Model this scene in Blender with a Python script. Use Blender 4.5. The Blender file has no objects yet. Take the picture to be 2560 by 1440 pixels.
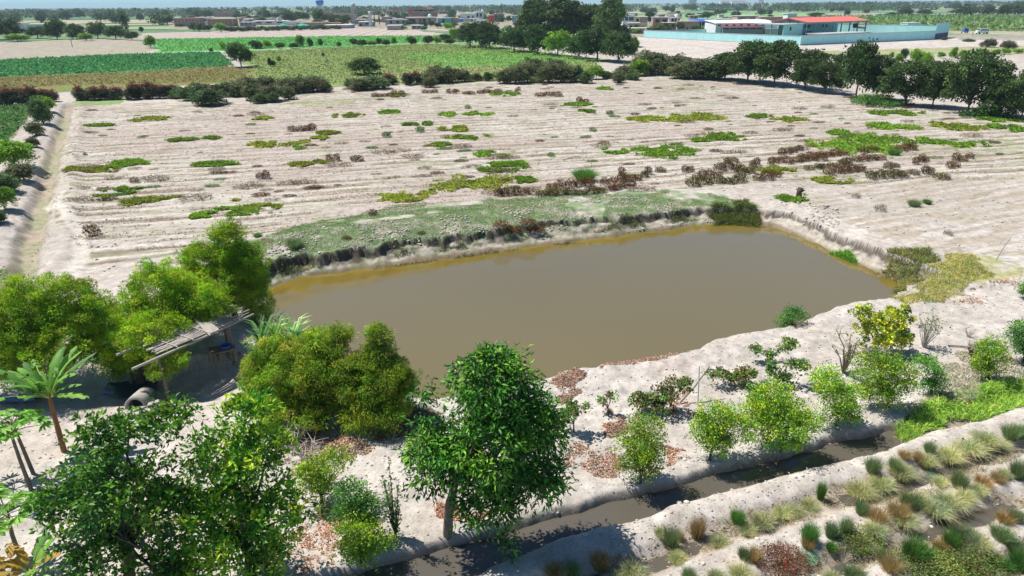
import bpy, math, random
import numpy as np
from mathutils import Matrix, Vector
R = math.radians
scene = bpy.context.scene
# ---------------------------------------------------------------- camera, sky, sun, exposure
CAMH = 12.5; PITCH = R(22.6); ROLL = math.atan(0.0085); FOC = 1707.0
cam = bpy.data.objects.new('camera', bpy.data.cameras.new('camera')); scene.collection.objects.link(cam)
cam.data.lens = 24.0; cam.data.sensor_width = 36.0; cam.data.clip_end = 30000; cam.data.clip_start = 0.1
_r0 = Vector((1, 0, 0)); _u0 = Vector((0, math.sin(PITCH), math.cos(PITCH))); _b0 = Vector((0, -math.cos(PITCH), math.sin(PITCH)))
_x = _r0*math.cos(ROLL) - _u0*math.sin(ROLL); _y = _r0*math.sin(ROLL) + _u0*math.cos(ROLL)
cam.matrix_world = Matrix(((_x.x, _y.x, _b0.x, 0), (_x.y, _y.y, _b0.y, 0), (_x.z, _y.z, _b0.z, CAMH), (0, 0, 0, 1)))
scene.camera = cam
SUN_EL = R(61); SUN_AZ = math.atan2(-0.86, 0.34)          # azimuth measured from +Y towards +X
world = bpy.data.worlds.new('World'); scene.world = world; world.use_nodes = True
wn = world.node_tree.nodes; wl = world.node_tree.links
bg = wn['Background']; sky = wn.new('ShaderNodeTexSky'); sky.sky_type = 'NISHITA'; sky.sun_disc = False
sky.sun_elevation = SUN_EL; sky.sun_rotation = SUN_AZ; sky.air_density = 1.0; sky.dust_density = 0.1; sky.ozone_density = 3.0
tint = wn.new('ShaderNodeMix'); tint.data_type = 'RGBA'; tint.blend_type = 'MULTIPLY'; tint.inputs[0].default_value = 1.0; 
_tc = wn.new('ShaderNodeTexCoord'); _sp = wn.new('ShaderNodeSeparateXYZ'); wl.new(_tc.outputs['Generated'], _sp.inputs[0]); _rp = wn.new('ShaderNodeValToRGB'); wl.new(_sp.outputs[2], _rp.inputs[0])
_rp.color_ramp.elements[0].position = .02; _rp.color_ramp.elements[0].color = (.86, 1.74, 2.45, 1); _rp.color_ramp.elements[1].position = .55; _rp.color_ramp.elements[1].color = (.82, .92, 1.02, 1); wl.new(_rp.outputs[0], tint.inputs[7])
wl.new(sky.outputs[0], tint.inputs[6]); wl.new(tint.outputs[2], bg.inputs[0]); bg.inputs[1].default_value = 0.052
sund = bpy.data.lights.new('sun', 'SUN'); sund.energy = 5.0; sund.angle = R(0.5); sund.color = (1.0, 0.95, 0.88)
sun = bpy.data.objects.new('sun', sund); scene.collection.objects.link(sun)
sdir = Vector((math.sin(SUN_AZ)*math.cos(SUN_EL), math.cos(SUN_AZ)*math.cos(SUN_EL), math.sin(SUN_EL)))
sun.rotation_euler = sdir.to_track_quat('Z', 'Y').to_euler(); sun.location = (0, 0, 80)
scene.view_settings.view_transform = 'Standard'; scene.view_settings.look = 'None'; scene.view_settings.gamma = 1.0
scene.view_settings.exposure = 0.42
scene.cycles.use_denoising = True
scene.cycles.max_bounces = 6; scene.cycles.transparent_max_bounces = 6; scene.cycles.volume_bounces = 0
scene.cycles.caustics_reflective = False; scene.cycles.caustics_refractive = False

# ---------------------------------------------------------------- measuring helpers (photo pixel -> place on the ground)
def G(px, py, z=0.0):
    dx = px-1280; dy = py-720
    x = dx*math.cos(ROLL)-dy*math.sin(ROLL); y = dx*math.sin(ROLL)+dy*math.cos(ROLL)
    a = x/FOC; b = -y/FOC
    dz = -math.sin(PITCH)+b*math.cos(PITCH); t = (z-CAMH)/dz
    return (a*t, (math.cos(PITCH)+b*math.sin(PITCH))*t)
def PY(X, Y, z):
    f = Y*math.cos(PITCH)-(z-CAMH)*math.sin(PITCH); u = Y*math.sin(PITCH)+(z-CAMH)*math.cos(PITCH)
    return 720-(X/f*FOC)*math.sin(ROLL)-u/f*FOC*math.cos(ROLL)
def ppm(X, Y, z=0.0):
    return FOC/(Y*math.cos(PITCH)+(CAMH-z)*math.sin(PITCH))
def HT(px, pyb, pyt, z0=0.0):                    # a thing standing at (px, pyb) whose top shows at pyt: place and height
    X, Y = G(px, pyb, z0); lo, hi = 0.0, 60.0
    for _ in range(30):
        m = (lo+hi)/2
        if PY(X, Y, z0+m) > pyt: lo = m
        else: hi = m
    return X, Y, (lo+hi)/2
# ---------------------------------------------------------------- numpy noise
def _h(ix, iy, s):
    n = (ix.astype(np.int64)*374761393 + iy.astype(np.int64)*668265263 + s*1442695041) & 0x7fffffff
    n = ((n ^ (n >> 13))*1274126177) & 0x7fffffff
    return ((n ^ (n >> 16)) & 0xffff)/65535.0
def vn(x, y, s=0):
    ix = np.floor(x); iy = np.floor(y); fx = x-ix; fy = y-iy
    fx = fx*fx*(3-2*fx); fy = fy*fy*(3-2*fy)
    a = _h(ix, iy, s); b = _h(ix+1, iy, s); c = _h(ix, iy+1, s); d = _h(ix+1, iy+1, s)
    return (a+(b-a)*fx)*(1-fy)+(c+(d-c)*fx)*fy
def fbm(x, y, o=3, s=0):
    t = 0; a = 0.5; w = 0
    for k in range(o):
        t = t+a*vn(x, y, s+k*17); w += a; x = x*2.03+3.1; y = y*2.03+7.7; a *= 0.5
    return t/w
def sst(a, b, x):
    t = np.clip((x-a)/(b-a), 0, 1); return t*t*(3-2*t)
def inpoly(X, Y, poly):
    r = np.zeros(X.shape, bool); n = len(poly)
    xs = [p[0] for p in poly]; ys = [p[1] for p in poly]
    box = (X > min(xs)) & (X < max(xs)) & (Y > min(ys)) & (Y < max(ys))
    if not box.any(): return r
    x = X[box]; y = Y[box]; c = np.zeros(x.shape, bool); j = n-1
    for i in range(n):
        xi, yi = poly[i]; xj, yj = poly[j]
        if yi != yj:
            c ^= ((yi > y) != (yj > y)) & (x < (xj-xi)*(y-yi)/(yj-yi)+xi)
        j = i
    r[box] = c; return r
def segdist(X, Y, pts, closed=False):
    d = np.full(X.shape, 1e9); n = len(pts)
    for i in range(n if closed else n-1):
        ax, ay = pts[i]; bx, by = pts[(i+1) % n]; ex = bx-ax; ey = by-ay
        t = np.clip(((X-ax)*ex+(Y-ay)*ey)/(ex*ex+ey*ey), 0, 1)
        d = np.minimum(d, np.hypot(X-ax-t*ex, Y-ay-t*ey))
    return d
# ---------------------------------------------------------------- the lie of the land
WL = -0.75
pond_px = [((664, 722), WL), ((760, 690), WL), ((900, 672), WL), ((1100, 645), WL), ((1250, 624), WL), ((1450, 600), WL), ((1620, 578), WL), ((1740, 562), WL),
           ((1850, 557), WL), ((1940, 566), WL), ((2020, 598), WL), ((2090, 634), WL), ((2160, 664), WL), ((2230, 692), WL), ((2268, 708), WL),
           ((2215, 736), 0), ((2080, 762), 0), ((1990, 800), 0), ((1850, 832), 0), ((1700, 868), 0), ((1600, 884), 0), ((1500, 904), 0), ((1400, 928), 0), ((1300, 962), 0), ((1180, 985), 0),
           ((1060, 990), 0), ((900, 965), 0), ((780, 900), 0), ((700, 820), -.3)]
POND = [G(p[0], p[1], z) for p, z in pond_px]
FD = math.atan(0.37); FC, FS = math.cos(FD), math.sin(FD)
def vcoord(X, Y): return Y*FC-X*FS
def ucoord(X, Y): return X*FC+Y*FS
CANAL = [G(-60, 1000), G(40, 720), G(75, 600), G(110, 480), G(128, 400), G(150, 330), G(165, 280), G(172, 262)]
ROWA = math.atan(0.235); RC, RS = math.cos(ROWA), math.sin(ROWA)
FIELD = [G(*p) for p in [(215, 690), (170, 560), (165, 470), (170, 380), (188, 300), (185, 262), (420, 256), (700, 262), (760, 232), (1000, 215), (1500, 198), (1800, 190), (2150, 240), (2400, 278), (2700, 330), (2700, 430), (2350, 455), (2000, 470), (1640, 475), (1240, 500), (1000, 520), (700, 590), (600, 690)]]
FIELD2 = [G(*p) for p in [(1990, 500), (2300, 450), (2750, 420), (2750, 640), (2400, 640), (2200, 600)]]
def hgt(X, Y):
    X = np.asarray(X, float); Y = np.asarray(Y, float); z = (fbm(X*.35, Y*.35, 3, 5)-.5)*.10*np.clip(60/np.maximum(Y, 1), .2, 1)
    near = Y < 160
    if not near.any(): return z
    x = X[near]; y = Y[near]; zz = z[near]
    # field rows
    fx = x+(fbm(x*.1, y*.1, 2, 9)-.5)*4
    inf = inpoly(x+(vn(x*.3, y*.3, 2)-.5)*1.5, y+(vn(x*.3, y*.3, 3)-.5)*1.5, FIELD)
    vv = y*RC-x*RS+(fbm(x*.12, y*.12, 2, 31)-.5)*1.0
    amp = .055*(.15+1.5*sst(.35, .7, fbm(x*.16, y*.5, 3, 12)))
    prof = 1-np.abs(np.sin(vv*math.pi/1.75))**1.6*1.0
    calm = .35+.65*sst(36, 54, y+.25*np.abs(x+5)); rows = (amp*(prof-.5)+(fbm(x*1.1, y*2.2, 3, 8)-.5)*.08)*calm
    zz = zz+np.where(inf, rows, 0)
    in2 = inpoly(x, y, FIELD2)
    v2 = y*math.cos(.42)-x*math.sin(.42)+(fbm(x*.2, y*.2, 2, 3)-.5)*.5
    zz = zz+np.where(in2, .05*np.sin(v2*2*math.pi/1.0)*fbm(x*.3, y*.3, 2, 4)*1.4, 0)
    # pond
    pin = inpoly(x, y, POND); pd = segdist(x, y, POND, True)
    s = np.where(pin, -pd, pd)+(fbm(x*.6, y*.6, 5, 40)-.5)*.9
    far = (y-(25.0+.20*x)) > 0
    cl = .95+(fbm(x*.35, y*.35, 3, 41)-.5)*1.3+(fbm(x*2.3, y*2.3, 2, 42)-.5)*.25; sh_ = WL+.12+.30*np.clip(s/1.0, 0, 1)+(fbm(x*2.0, y*2.0, 3, 43)-.5)*.16*np.clip(s*3, 0, 1)
    farz = np.where(s < cl, sh_, sh_+(0-sh_)*np.clip((s-cl)/.13, 0, 1))
    nearz = WL+(0-WL)*sst(-.12, .32, s)
    out = np.where(far, farz, nearz)
    mound = np.exp(-((s-3.4)/2.6)**2)*(.10+.38*sst(15, -8, x))*far+np.exp(-((s-1.0)/.8)**2)*.10*(~far)
    rough = (fbm(x*1.7, y*1.7, 3, 51)-.5)*.22*np.exp(-(s/5)**2)
    wsel = np.exp(-np.clip(s, 0, 99)/40)
    pz = np.where(s < 0, WL+.08-np.clip(-s*.8, 0, 1.3), out+(zz*sst(.3, 1.5, s)))
    zz = np.where((s < 12), pz+np.where(s > 0, (mound+rough)*sst(0, .9, s), 0), zz)
    # ditch and planted furrows in front
    v = vcoord(x, y)+(fbm(x*.9, y*.9, 3, 60)-.5)*.42; u = ucoord(x, y)
    left = sst(1.5, -2.0, x)
    dn = 12.38-.5*left; df = 13.08
    d = np.where((v > dn) & (v < df), 1, 0)
    prof = sst(dn-.22, dn+.10, v)*sst(df+.20, df-.06, v)
    front = y < 40
    zz = np.where(front, zz-.46*prof*sst(-14, -6, x)*(1-.55*sst(17.2, 18.2, u)), zz)
    bank = np.exp(-((v-df-.5)/.35)**2)*.10+np.exp(-((v-dn+.55)/.38)**2)*.14
    zz = np.where(front, zz+bank*sst(-8, -3, x), zz)
    f1 = sum(np.exp(-(((v-c)/w)**4)) for c, w in ((10.90, .40), (9.20, .36), (7.62, .38), (6.0, .4)))
    zz = np.where(front, zz-.25*np.clip(f1, 0, 1)*sst(-3.5, 0.5, x)*(1-.25*fbm(u*.7, v*1.0, 2, 66)), zz)
    zz = zz+np.where(front, (fbm(x*3.1, y*3.1, 3, 70)-.5)*.05*(1-prof), 0)
    # irrigation canal at the left
    cd = segdist(x, y, CANAL)+(fbm(x*.8, y*.8, 2, 77)-.5)*.7
    cfar = y > 26
    zz = np.where(cfar & (cd < 4), zz-.5*sst(.95, .2, cd)+.22*np.exp(-((cd-1.7)/.6)**2), zz)
    # sunken channel behind the shelter
    g0 = (x-G(300, 965)[0]); g1 = (y-G(300, 965)[1])
    zz = np.where(front, zz-.45*np.exp(-(((g1-.05*g0)/1.1)**4+((g0+1.5)/6)**4)), zz)
    z[near] = zz
    return z
def hz(x, y): return float(hgt(np.array([x]), np.array([y]))[0])
# ---------------------------------------------------------------- materials
def mat(name, rough=.9, spec=.3):
    m = bpy.data.materials.new(name); m.use_nodes = True; nt = m.node_tree
    b = nt.nodes['Principled BSDF']; b.inputs['Roughness'].default_value = rough; b.inputs['Specular IOR Level'].default_value = spec
    return m, nt, b
def noise(nt, scale, detail=4, vec=None, rough=.6):
    n = nt.nodes.new('ShaderNodeTexNoise'); n.inputs['Scale'].default_value = scale; n.inputs['Detail'].default_value = detail; n.inputs['Roughness'].default_value = rough
    if vec: nt.links.new(vec, n.inputs['Vector'])
    return n
def mixc(nt, a, b, fac, mode='MULTIPLY', f=1.0):
    n = nt.nodes.new('ShaderNodeMix'); n.data_type = 'RGBA'; n.blend_type = mode
    if fac is None: n.inputs[0].default_value = f
    else: nt.links.new(fac, n.inputs[0])
    for s, i in ((a, 6), (b, 7)):
        if isinstance(s, tuple): n.inputs[i].default_value = s
        else: nt.links.new(s, n.inputs[i])
    return n.outputs[2]
def ramp(nt, fac, stops):
    n = nt.nodes.new('ShaderNodeValToRGB'); e = n.color_ramp.elements
    while len(e) < len(stops): e.new(.5)
    for k, (p, c) in enumerate(stops):
        e[k].position = p; e[k].color = (c, c, c, 1) if not isinstance(c, tuple) else c+(1,)
    nt.links.new(fac, n.inputs[0]); return n.outputs[0]
def attr(nt, name='Col'):
    n = nt.nodes.new('ShaderNodeVertexColor'); n.layer_name = name; return n.outputs[0]
def ground_mat():
    m, nt, b = mat('ground_soil', .95, .15)
    geo = nt.nodes.new('ShaderNodeNewGeometry'); P = geo.outputs['Position']
    c = attr(nt)
    n1 = noise(nt, 2.3, 5, P, .65); n2 = noise(nt, 14, 4, P, .7)
    c = mixc(nt, c, ramp(nt, n1.outputs[0], [(.3, .72), (.5, 1.0), (.72, 1.22)]), None)
    c = mixc(nt, c, ramp(nt, n2.outputs[0], [(.3, .74), (.5, 1.0), (.7, 1.12)]), None)
    nt.links.new(c, b.inputs['Base Color'])
    bp = nt.nodes.new('ShaderNodeBump'); bp.inputs['Strength'].default_value = .55; bp.inputs['Distance'].default_value = .035
    a = nt.nodes.new('ShaderNodeMath'); a.operation = 'ADD'; nt.links.new(n1.outputs[0], a.inputs[0])
    n3 = noise(nt, 9, 5, P, .75); nt.links.new(n3.outputs[0], a.inputs[1]); nt.links.new(a.outputs[0], bp.inputs['Height']); nt.links.new(bp.outputs[0], b.inputs['Normal'])
    return m
def leaf_mat(name, rough=.55, spec=.2, trans=.38):
    m, nt, b = mat(name, rough, spec)
    oi = nt.nodes.new('ShaderNodeObjectInfo'); c = attr(nt)
    c = mixc(nt, c, ramp(nt, oi.outputs['Random'], [(0, .82), (1, 1.2)]), None)
    geo = nt.nodes.new('ShaderNodeNewGeometry'); n = noise(nt, 1.1, 2, geo.outputs['Position'])
    c = mixc(nt, c, ramp(nt, n.outputs[0], [(.3, (.72, .80, .8)), (.7, (1.3, 1.18, 1.0))]), None)
    nt.links.new(c, b.inputs['Base Color'])
    t = nt.nodes.new('ShaderNodeBsdfTranslucent'); nt.links.new(c, t.inputs[0])
    mx = nt.nodes.new('ShaderNodeMixShader'); mx.inputs[0].default_value = trans
    nt.links.new(b.outputs[0], mx.inputs[1]); nt.links.new(t.outputs[0], mx.inputs[2])
    nt.links.new(mx.outputs[0], nt.nodes['Material Output'].inputs[0]); return m
def plain(name, col, rough=.8, spec=.3, var=.25, scale=3.0, metal=0, bump=.2):
    m, nt, b = mat(name, rough, spec); tc = nt.nodes.new('ShaderNodeTexCoord')
    n = noise(nt, scale, 5, tc.outputs['Object'], .7)
    c = mixc(nt, (col[0], col[1], col[2], 1), ramp(nt, n.outputs[0], [(.25, 1-var), (.75, 1+var*.6)]), None)
    nt.links.new(c, b.inputs['Base Color']); b.inputs['Metallic'].default_value = metal
    if bump:
        bp = nt.nodes.new('ShaderNodeBump'); bp.inputs['Strength'].default_value = bump; bp.inputs['Distance'].default_value = .03
        nt.links.new(n.outputs[0], bp.inputs['Height']); nt.links.new(bp.outputs[0], b.inputs['Normal'])
    return m
def water_mat(name, c1, c2, rough=.06, bump=.05):
    m, nt, b = mat(name, rough, .5); b.inputs['IOR'].default_value = 1.55
    geo = nt.nodes.new('ShaderNodeNewGeometry'); n = noise(nt, .12, 4, geo.outputs['Position'])
    c = mixc(nt, c1+(1,), c2+(1,), ramp(nt, n.outputs[0], [(.35, 0.0), (.65, 1.0)]), 'MIX')
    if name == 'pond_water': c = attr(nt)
    nt.links.new(c, b.inputs['Base Color'])
    mp = nt.nodes.new('ShaderNodeMapping'); mp.inputs['Scale'].default_value = (1.0, 1.6, 1); mp.inputs['Rotation'].default_value = (0, 0, .5)
    nt.links.new(geo.outputs['Position'], mp.inputs[0]); n2 = noise(nt, 5, 3, mp.outputs[0])
    bp = nt.nodes.new('ShaderNodeBump'); bp.inputs['Strength'].default_value = bump; bp.inputs['Distance'].default_value = .05
    nt.links.new(n2.outputs[0], bp.inputs['Height']); nt.links.new(bp.outputs[0], b.inputs['Normal'])
    return m
M = dict(ground=ground_mat(), leaf=leaf_mat('leaves'), waxy=leaf_mat('waxy_leaves', .45, .3, .30), grass=leaf_mat('grass_blades', .7, .2, .3),
         bark=plain('grey_bark', (.20, .165, .13), .9, .2, .45, 6), darkbark=plain('dark_bark', (.10, .08, .06), .9, .2, .4, 6), pole=plain('weathered_wood', (.44, .40, .36), .85, .2, .35, 4),
         darkpole=plain('old_timber', (.22, .17, .13), .9, .2, .35, 4), stone=plain('pale_stone', (.62, .58, .53), .85, .3, .3, 5), litter=leaf_mat('dead_leaves', .8, .2, .05),
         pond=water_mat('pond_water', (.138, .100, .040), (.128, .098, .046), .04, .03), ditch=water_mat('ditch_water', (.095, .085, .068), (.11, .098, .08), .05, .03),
         bluewater=water_mat('channel_water', (.02, .035, .06), (.03, .05, .08), .04, .02),
         teal=plain('turquoise_render', (.42, .78, .76), .85, .25, .14, .4, bump=.05), tealdark=plain('dark_turquoise_paint', (.10, .40, .46), .8, .25, .1, .6, bump=.05),
         white=plain('white_render', (.76, .76, .75), .85, .25, .12, .5, bump=.05), offwhite=plain('dusty_white_sheet', (.74, .72, .68), .8, .25, .25, .3, bump=.05),
         grey=plain('grey_render', (.36, .36, .37), .85, .25, .15, .5, bump=.05), brick=plain('raw_brick', (.33, .20, .165), .9, .2, .25, .4, bump=.05), palebrick=plain('dusty_brick', (.42, .30, .25), .9, .2, .25, .4, bump=.05),
         adobe=plain('adobe', (.44, .36, .29), .95, .2, .25, .4), coping=plain('grey_coping', (.42, .43, .46), .85, .25, .15, .5, bump=.05), navy=plain('navy_paint', (.035, .05, .11), .7, .3, .2, .6, bump=.05),
         redroof=plain('salmon_red_sheet', (.72, .17, .14), .6, .3, .14, .3, bump=.05), orange=plain('orange_render', (.60, .25, .14), .85, .25, .2, .4, bump=.05), cream=plain('cream_render', (.68, .58, .38), .85, .25, .15, .4, bump=.05),
         pinkred=plain('bright_red_paint', (.62, .06, .07), .7, .3, .15, .4, bump=.05), dark=plain('dark_opening', (.018, .018, .02), .5, .3, .2, 1, bump=0), steel=plain('grey_steel', (.40, .42, .44), .5, .4, .2, 1, bump=.05),
         blue=plain('blue_sheet', (.03, .14, .55), .6, .3, .2, .4, bump=.05), skyblue=plain('sky_blue_paint', (.06, .27, .62), .7, .3, .2, .4, bump=.05), netting=plain('green_netting', (.05, .42, .30), .8, .2, .25, .4, bump=.05),
         road=plain('pale_dirt_road', (.48, .43, .38), .95, .15, .2, .2), glass=plain('window_glass', (.05, .07, .10), .15, .5, .1, 1, bump=0), vanwhite=plain('white_car_paint', (.78, .78, .79), .3, .5, .05, 1, bump=0),
         tyre=plain('black_rubber', (.02, .02, .02), .8, .3, .1, 3, bump=0), concrete=plain('old_concrete', (.38, .36, .33), .9, .2, .3, 5), plasticblue=plain('blue_plastic', (.05, .12, .45), .4, .4, .1, 2, bump=0), sheetwhite=plain('torn_pale_sheet', (.7, .7, .68), .6, .3, .2, 2), tank=plain('black_water_tank', (.03, .035, .06), .45, .4, .1, 2, bump=0))
# ---------------------------------------------------------------- mesh helpers
COL = scene.collection
def tag(o, label=None, cat=None, group=None, kind=None):
    if label: o['label'] = label
    if cat: o['category'] = cat
    if group: o['group'] = group
    if kind: o['kind'] = kind
    return o
def rawmesh(name, V, F, n, col=None, smooth=False):
    me = bpy.data.meshes.new(name); V = np.asarray(V, np.float32); F = np.asarray(F, np.int32).reshape(-1, n)
    me.vertices.add(len(V)); me.vertices.foreach_set('co', V.ravel())
    me.loops.add(F.size); me.loops.foreach_set('vertex_index', F.ravel())
    me.polygons.add(len(F)); me.polygons.foreach_set('loop_start', np.arange(0, F.size, n, dtype=np.int32)); me.polygons.foreach_set('loop_total', np.full(len(F), n, np.int32))
    if smooth: me.polygons.foreach_set('use_smooth', np.ones(len(F), bool))
    if col is not None:
        ca = me.color_attributes.new('Col', 'FLOAT_COLOR', 'POINT'); c4 = np.ones((len(V), 4), np.float32); c4[:, :3] = col; ca.data.foreach_set('color', c4.ravel())
    me.update(calc_edges=True); return me
def obj(name, me, m=None, parent=None, loc=None):
    o = bpy.data.objects.new(name, me); COL.objects.link(o)
    if m is not None and me is not None: me.materials.append(m)
    if parent is not None: o.parent = parent
    if loc is not None: o.location = loc
    return o
def empty(name, loc, rz=0):
    o = bpy.data.objects.new(name, None); COL.objects.link(o); o.location = loc; o.rotation_euler = (0, 0, rz); o.empty_display_size = .3; return o
class MB:                                         # collects solids into one mesh
    def __init__(s): s.v = []; s.f = []
    def box(s, x0, x1, y0, y1, z0, z1, T=None):
        b = len(s.v); P = [(x0, y0, z0), (x1, y0, z0), (x1, y1, z0), (x0, y1, z0), (x0, y0, z1), (x1, y0, z1), (x1, y1, z1), (x0, y1, z1)]
        if T: P = [T(p) for p in P]
        s.v += P; s.f += [(b, b+3, b+2, b+1), (b+4, b+5, b+6, b+7), (b, b+1, b+5, b+4), (b+1, b+2, b+6, b+5), (b+2, b+3, b+7, b+6), (b+3, b, b+4, b+7)]; return s
    def prism(s, pts, z0, z1):
        b = len(s.v); n = len(pts); z0 = z0 if hasattr(z0, '__len__') else [z0]*n; z1 = z1 if hasattr(z1, '__len__') else [z1]*n
        s.v += [(p[0], p[1], z0[i]) for i, p in enumerate(pts)]+[(p[0], p[1], z1[i]) for i, p in enumerate(pts)]
        s.f += [tuple(range(b+n-1, b-1, -1)), tuple(range(b+n, b+2*n))]+[(b+i, b+(i+1) % n, b+n+(i+1) % n, b+n+i) for i in range(n)]; return s
    def tube(s, pts, rad, n=6):
        pts = [Vector(p) for p in pts]; k = len(pts); rad = rad if hasattr(rad, '__len__') else [rad]*k; b = len(s.v)
        for i, p in enumerate(pts):
            t = (pts[min(i+1, k-1)]-pts[max(i-1, 0)]).normalized(); a = t.orthogonal().normalized() if i == 0 else (pa-t*pa.dot(t)).normalized(); pa = a; c = t.cross(a)
            for j in range(n):
                an = 2*math.pi*j/n; q = p+(a*math.cos(an)+c*math.sin(an))*rad[i]; s.v.append(tuple(q))
        for i in range(k-1):
            for j in range(n): s.f.append((b+i*n+j, b+i*n+(j+1) % n, b+(i+1)*n+(j+1) % n, b+(i+1)*n+j))
        s.f += [tuple(range(b+n-1, b-1, -1)), tuple(range(b+(k-1)*n, b+k*n))]; return s
    def lathe(s, prof, n=16, c=(0, 0)):
        b = len(s.v); k = len(prof)
        for r, z in prof:
            for j in range(n): s.v.append((c[0]+r*math.cos(2*math.pi*j/n), c[1]+r*math.sin(2*math.pi*j/n), z))
        for i in range(k-1):
            for j in range(n): s.f.append((b+i*n+j, b+i*n+(j+1) % n, b+(i+1)*n+(j+1) % n, b+(i+1)*n+j))
        s.f += [tuple(range(b+n-1, b-1, -1)), tuple(range(b+(k-1)*n, b+k*n))]; return s
    def mesh(s, name):
        me = bpy.data.meshes.new(name); me.from_pydata(s.v, [], s.f); me.update(); return me
    def build(s, name, m, parent=None, loc=None, smooth=False):
        me = s.mesh(name)
        if smooth: me.polygons.foreach_set('use_smooth', np.ones(len(me.polygons), bool))
        return obj(name, me, m, parent, loc)
def unit(a): return a/np.maximum(np.linalg.norm(a, axis=-1, keepdims=True), 1e-6)
def leaves(name, C, D, L, W, col, up=None, rng=None, fold=.25):
    n = len(C); rng = rng or np.random.default_rng(1)
    D = unit(D); N = unit(rng.normal(size=(n, 3))*.55+np.array([0, 0, 1.0])) if up is None else unit(up)
    S = unit(np.cross(D, N)); N2 = np.cross(S, D); L = np.broadcast_to(np.asarray(L, float), (n,))[:, None]; W = np.broadcast_to(np.asarray(W, float), (n,))[:, None]
    mid = C+D*L*.45+N2*W*fold
    V = np.stack([C, mid+S*W*.5, C+D*L-N2*L*.08, mid-S*W*.5], 1).reshape(-1, 3)
    b = np.arange(n)[:, None]*4; F = np.concatenate([b+np.array([[0, 1, 2]]), b+np.array([[0, 2, 3]])], 1).reshape(-1, 3)
    return rawmesh(name, V, F, 3, np.repeat(col, 4, 0))
def blades(name, C, D, L, W, col, droop=.5, rng=None, tipcol=None):
    n = len(C); D = unit(D); L = np.broadcast_to(np.asarray(L, float), (n,))[:, None]; W = np.broadcast_to(np.asarray(W, float), (n,))[:, None]
    S = unit(np.cross(D, unit((rng or np.random.default_rng(3)).normal(size=(n, 3))))); dz = np.array([0, 0, -1.0])
    hor = D*np.array([1, 1, 0]); p1 = C+D*L*.5; p2 = C+D*L*.92+hor*L*.25*droop+dz*L*.35*droop
    V = np.stack([C-S*W*.5, C+S*W*.5, p1+S*W*.45, p1-S*W*.45, p2], 1).reshape(-1, 3)
    b = np.arange(n)[:, None]*5; F = np.concatenate([b+np.array([[0, 1, 2]]), b+np.array([[0, 2, 3]]), b+np.array([[3, 2, 4]])], 1).reshape(-1, 3)
    cc = np.repeat(col, 5, 0)
    if tipcol is not None: cc = cc.reshape(n, 5, 3); cc[:, 4] = cc[:, 4]*.3+np.asarray(tipcol)*.7; cc = cc.reshape(-1, 3)
    return rawmesh(name, V, F, 3, cc)
GAIN = 1.72
def palette(rng, n, pal, var=.22, w=None):
    pal = np.array(pal, float)*GAIN; k = rng.choice(len(pal), n, p=w); c = pal[k]*(1+rng.normal(size=(n, 1))*var)*(1+rng.normal(size=(n, 3))*.06); return np.clip(c, .004, .9)
def crown_cloud(rng, blobs, ncl, per, cr, flat=.7, inner=.35):
    bl = np.array(blobs, float); w = (bl[:, 3]*bl[:, 4]*bl[:, 5])**(2/3); w /= w.sum(); k = rng.choice(len(bl), ncl, p=w)
    d = unit(rng.normal(size=(ncl, 3))); d[:, 2] = np.where(d[:, 2] < -.85, -d[:, 2]*.6, d[:, 2])
    rr = (1-inner*rng.random((ncl, 1))**1.5)*(.84+.34*rng.random((ncl, 1))**2.2)
    cc = bl[k, :3]+d*rr*bl[k, 3:6]
    C = np.repeat(cc, per, 0); od = unit(rng.normal(size=(ncl*per, 3))+np.array([0, 0, .35])); off = od*cr*1.55*np.array([1, 1, flat])*np.repeat(.55+.9*rng.random((ncl, 1))**1.5, per, 0)*(.55+.45*rng.random((ncl*per, 1))**.5)
    return cc, np.repeat(d, per, 0), C+off, off, np.repeat(np.arange(ncl), per)
def tree_geo(seed, H, tr, blobs, ncl, per, cr, L, W, pal, w=None, droop=.0, fork=.35, nl=9, inner=.35, flat=.7, lean=(0, 0), thin=False, clvar=.2, upb=.35):
    rng = np.random.default_rng(seed); cc, dn, C, off, kid = crown_cloud(rng, blobs, ncl, per, cr, flat, inner)
    od = unit(off); D = od*.45+dn*.25+rng.normal(size=C.shape)*.5+np.array([0, 0, upb*.5-droop*.8])
    ccol = palette(rng, ncl, pal, clvar, w)[kid]; col = np.clip(ccol*(1+rng.normal(size=(len(C), 1))*.16), .004, .9)
    lm = leaves('crown', C, D, L*(.7+.6*rng.random(len(C))), W*(.8+.4*rng.random(len(C))), col, up=od+dn*.3+np.array([0, 0, .35])+rng.normal(size=C.shape)*.35, rng=rng)
    tb = MB(); fz = H*fork; top = Vector((lean[0]*.6, lean[1]*.6, fz)); k = Vector((rng.normal()*.05*fz, rng.normal()*.05*fz, fz*.5))+top*.0
    tb.tube([(0, 0, -.25), (k.x*.5+lean[0]*.25, k.y*.5+lean[1]*.25, fz*.5), tuple(top)], [tr*1.25, tr*.95, tr*.75], 8)
    far = np.argsort(rng.random(len(cc)))[:nl]
    for i in far:
        e = Vector(cc[i]); m = top.lerp(e, .5)+Vector((rng.normal()*.06*H, rng.normal()*.06*H, -abs(rng.normal())*.02*H+.03*H)); m1 = top.lerp(m, .5)+Vector((0, 0, .02*H))
        tb.tube([tuple(top-Vector((0, 0, .05*H))), tuple(m1), tuple(m), tuple(m.lerp(e, .97))], [tr*.6, tr*.42, tr*.28, tr*.09], 5)
        if i % 2 == 0 or nl > 10:
            e2 = Vector(cc[(i*7+3) % len(cc)])
            if (e2-m).length < H*.6: tb.tube([tuple(m), tuple(m.lerp(e2, .5)+Vector((0, 0, .02*H))), tuple(e2)], [tr*.22, tr*.14, tr*.05], 4)
    return tb.mesh('trunk'), lm
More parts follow.
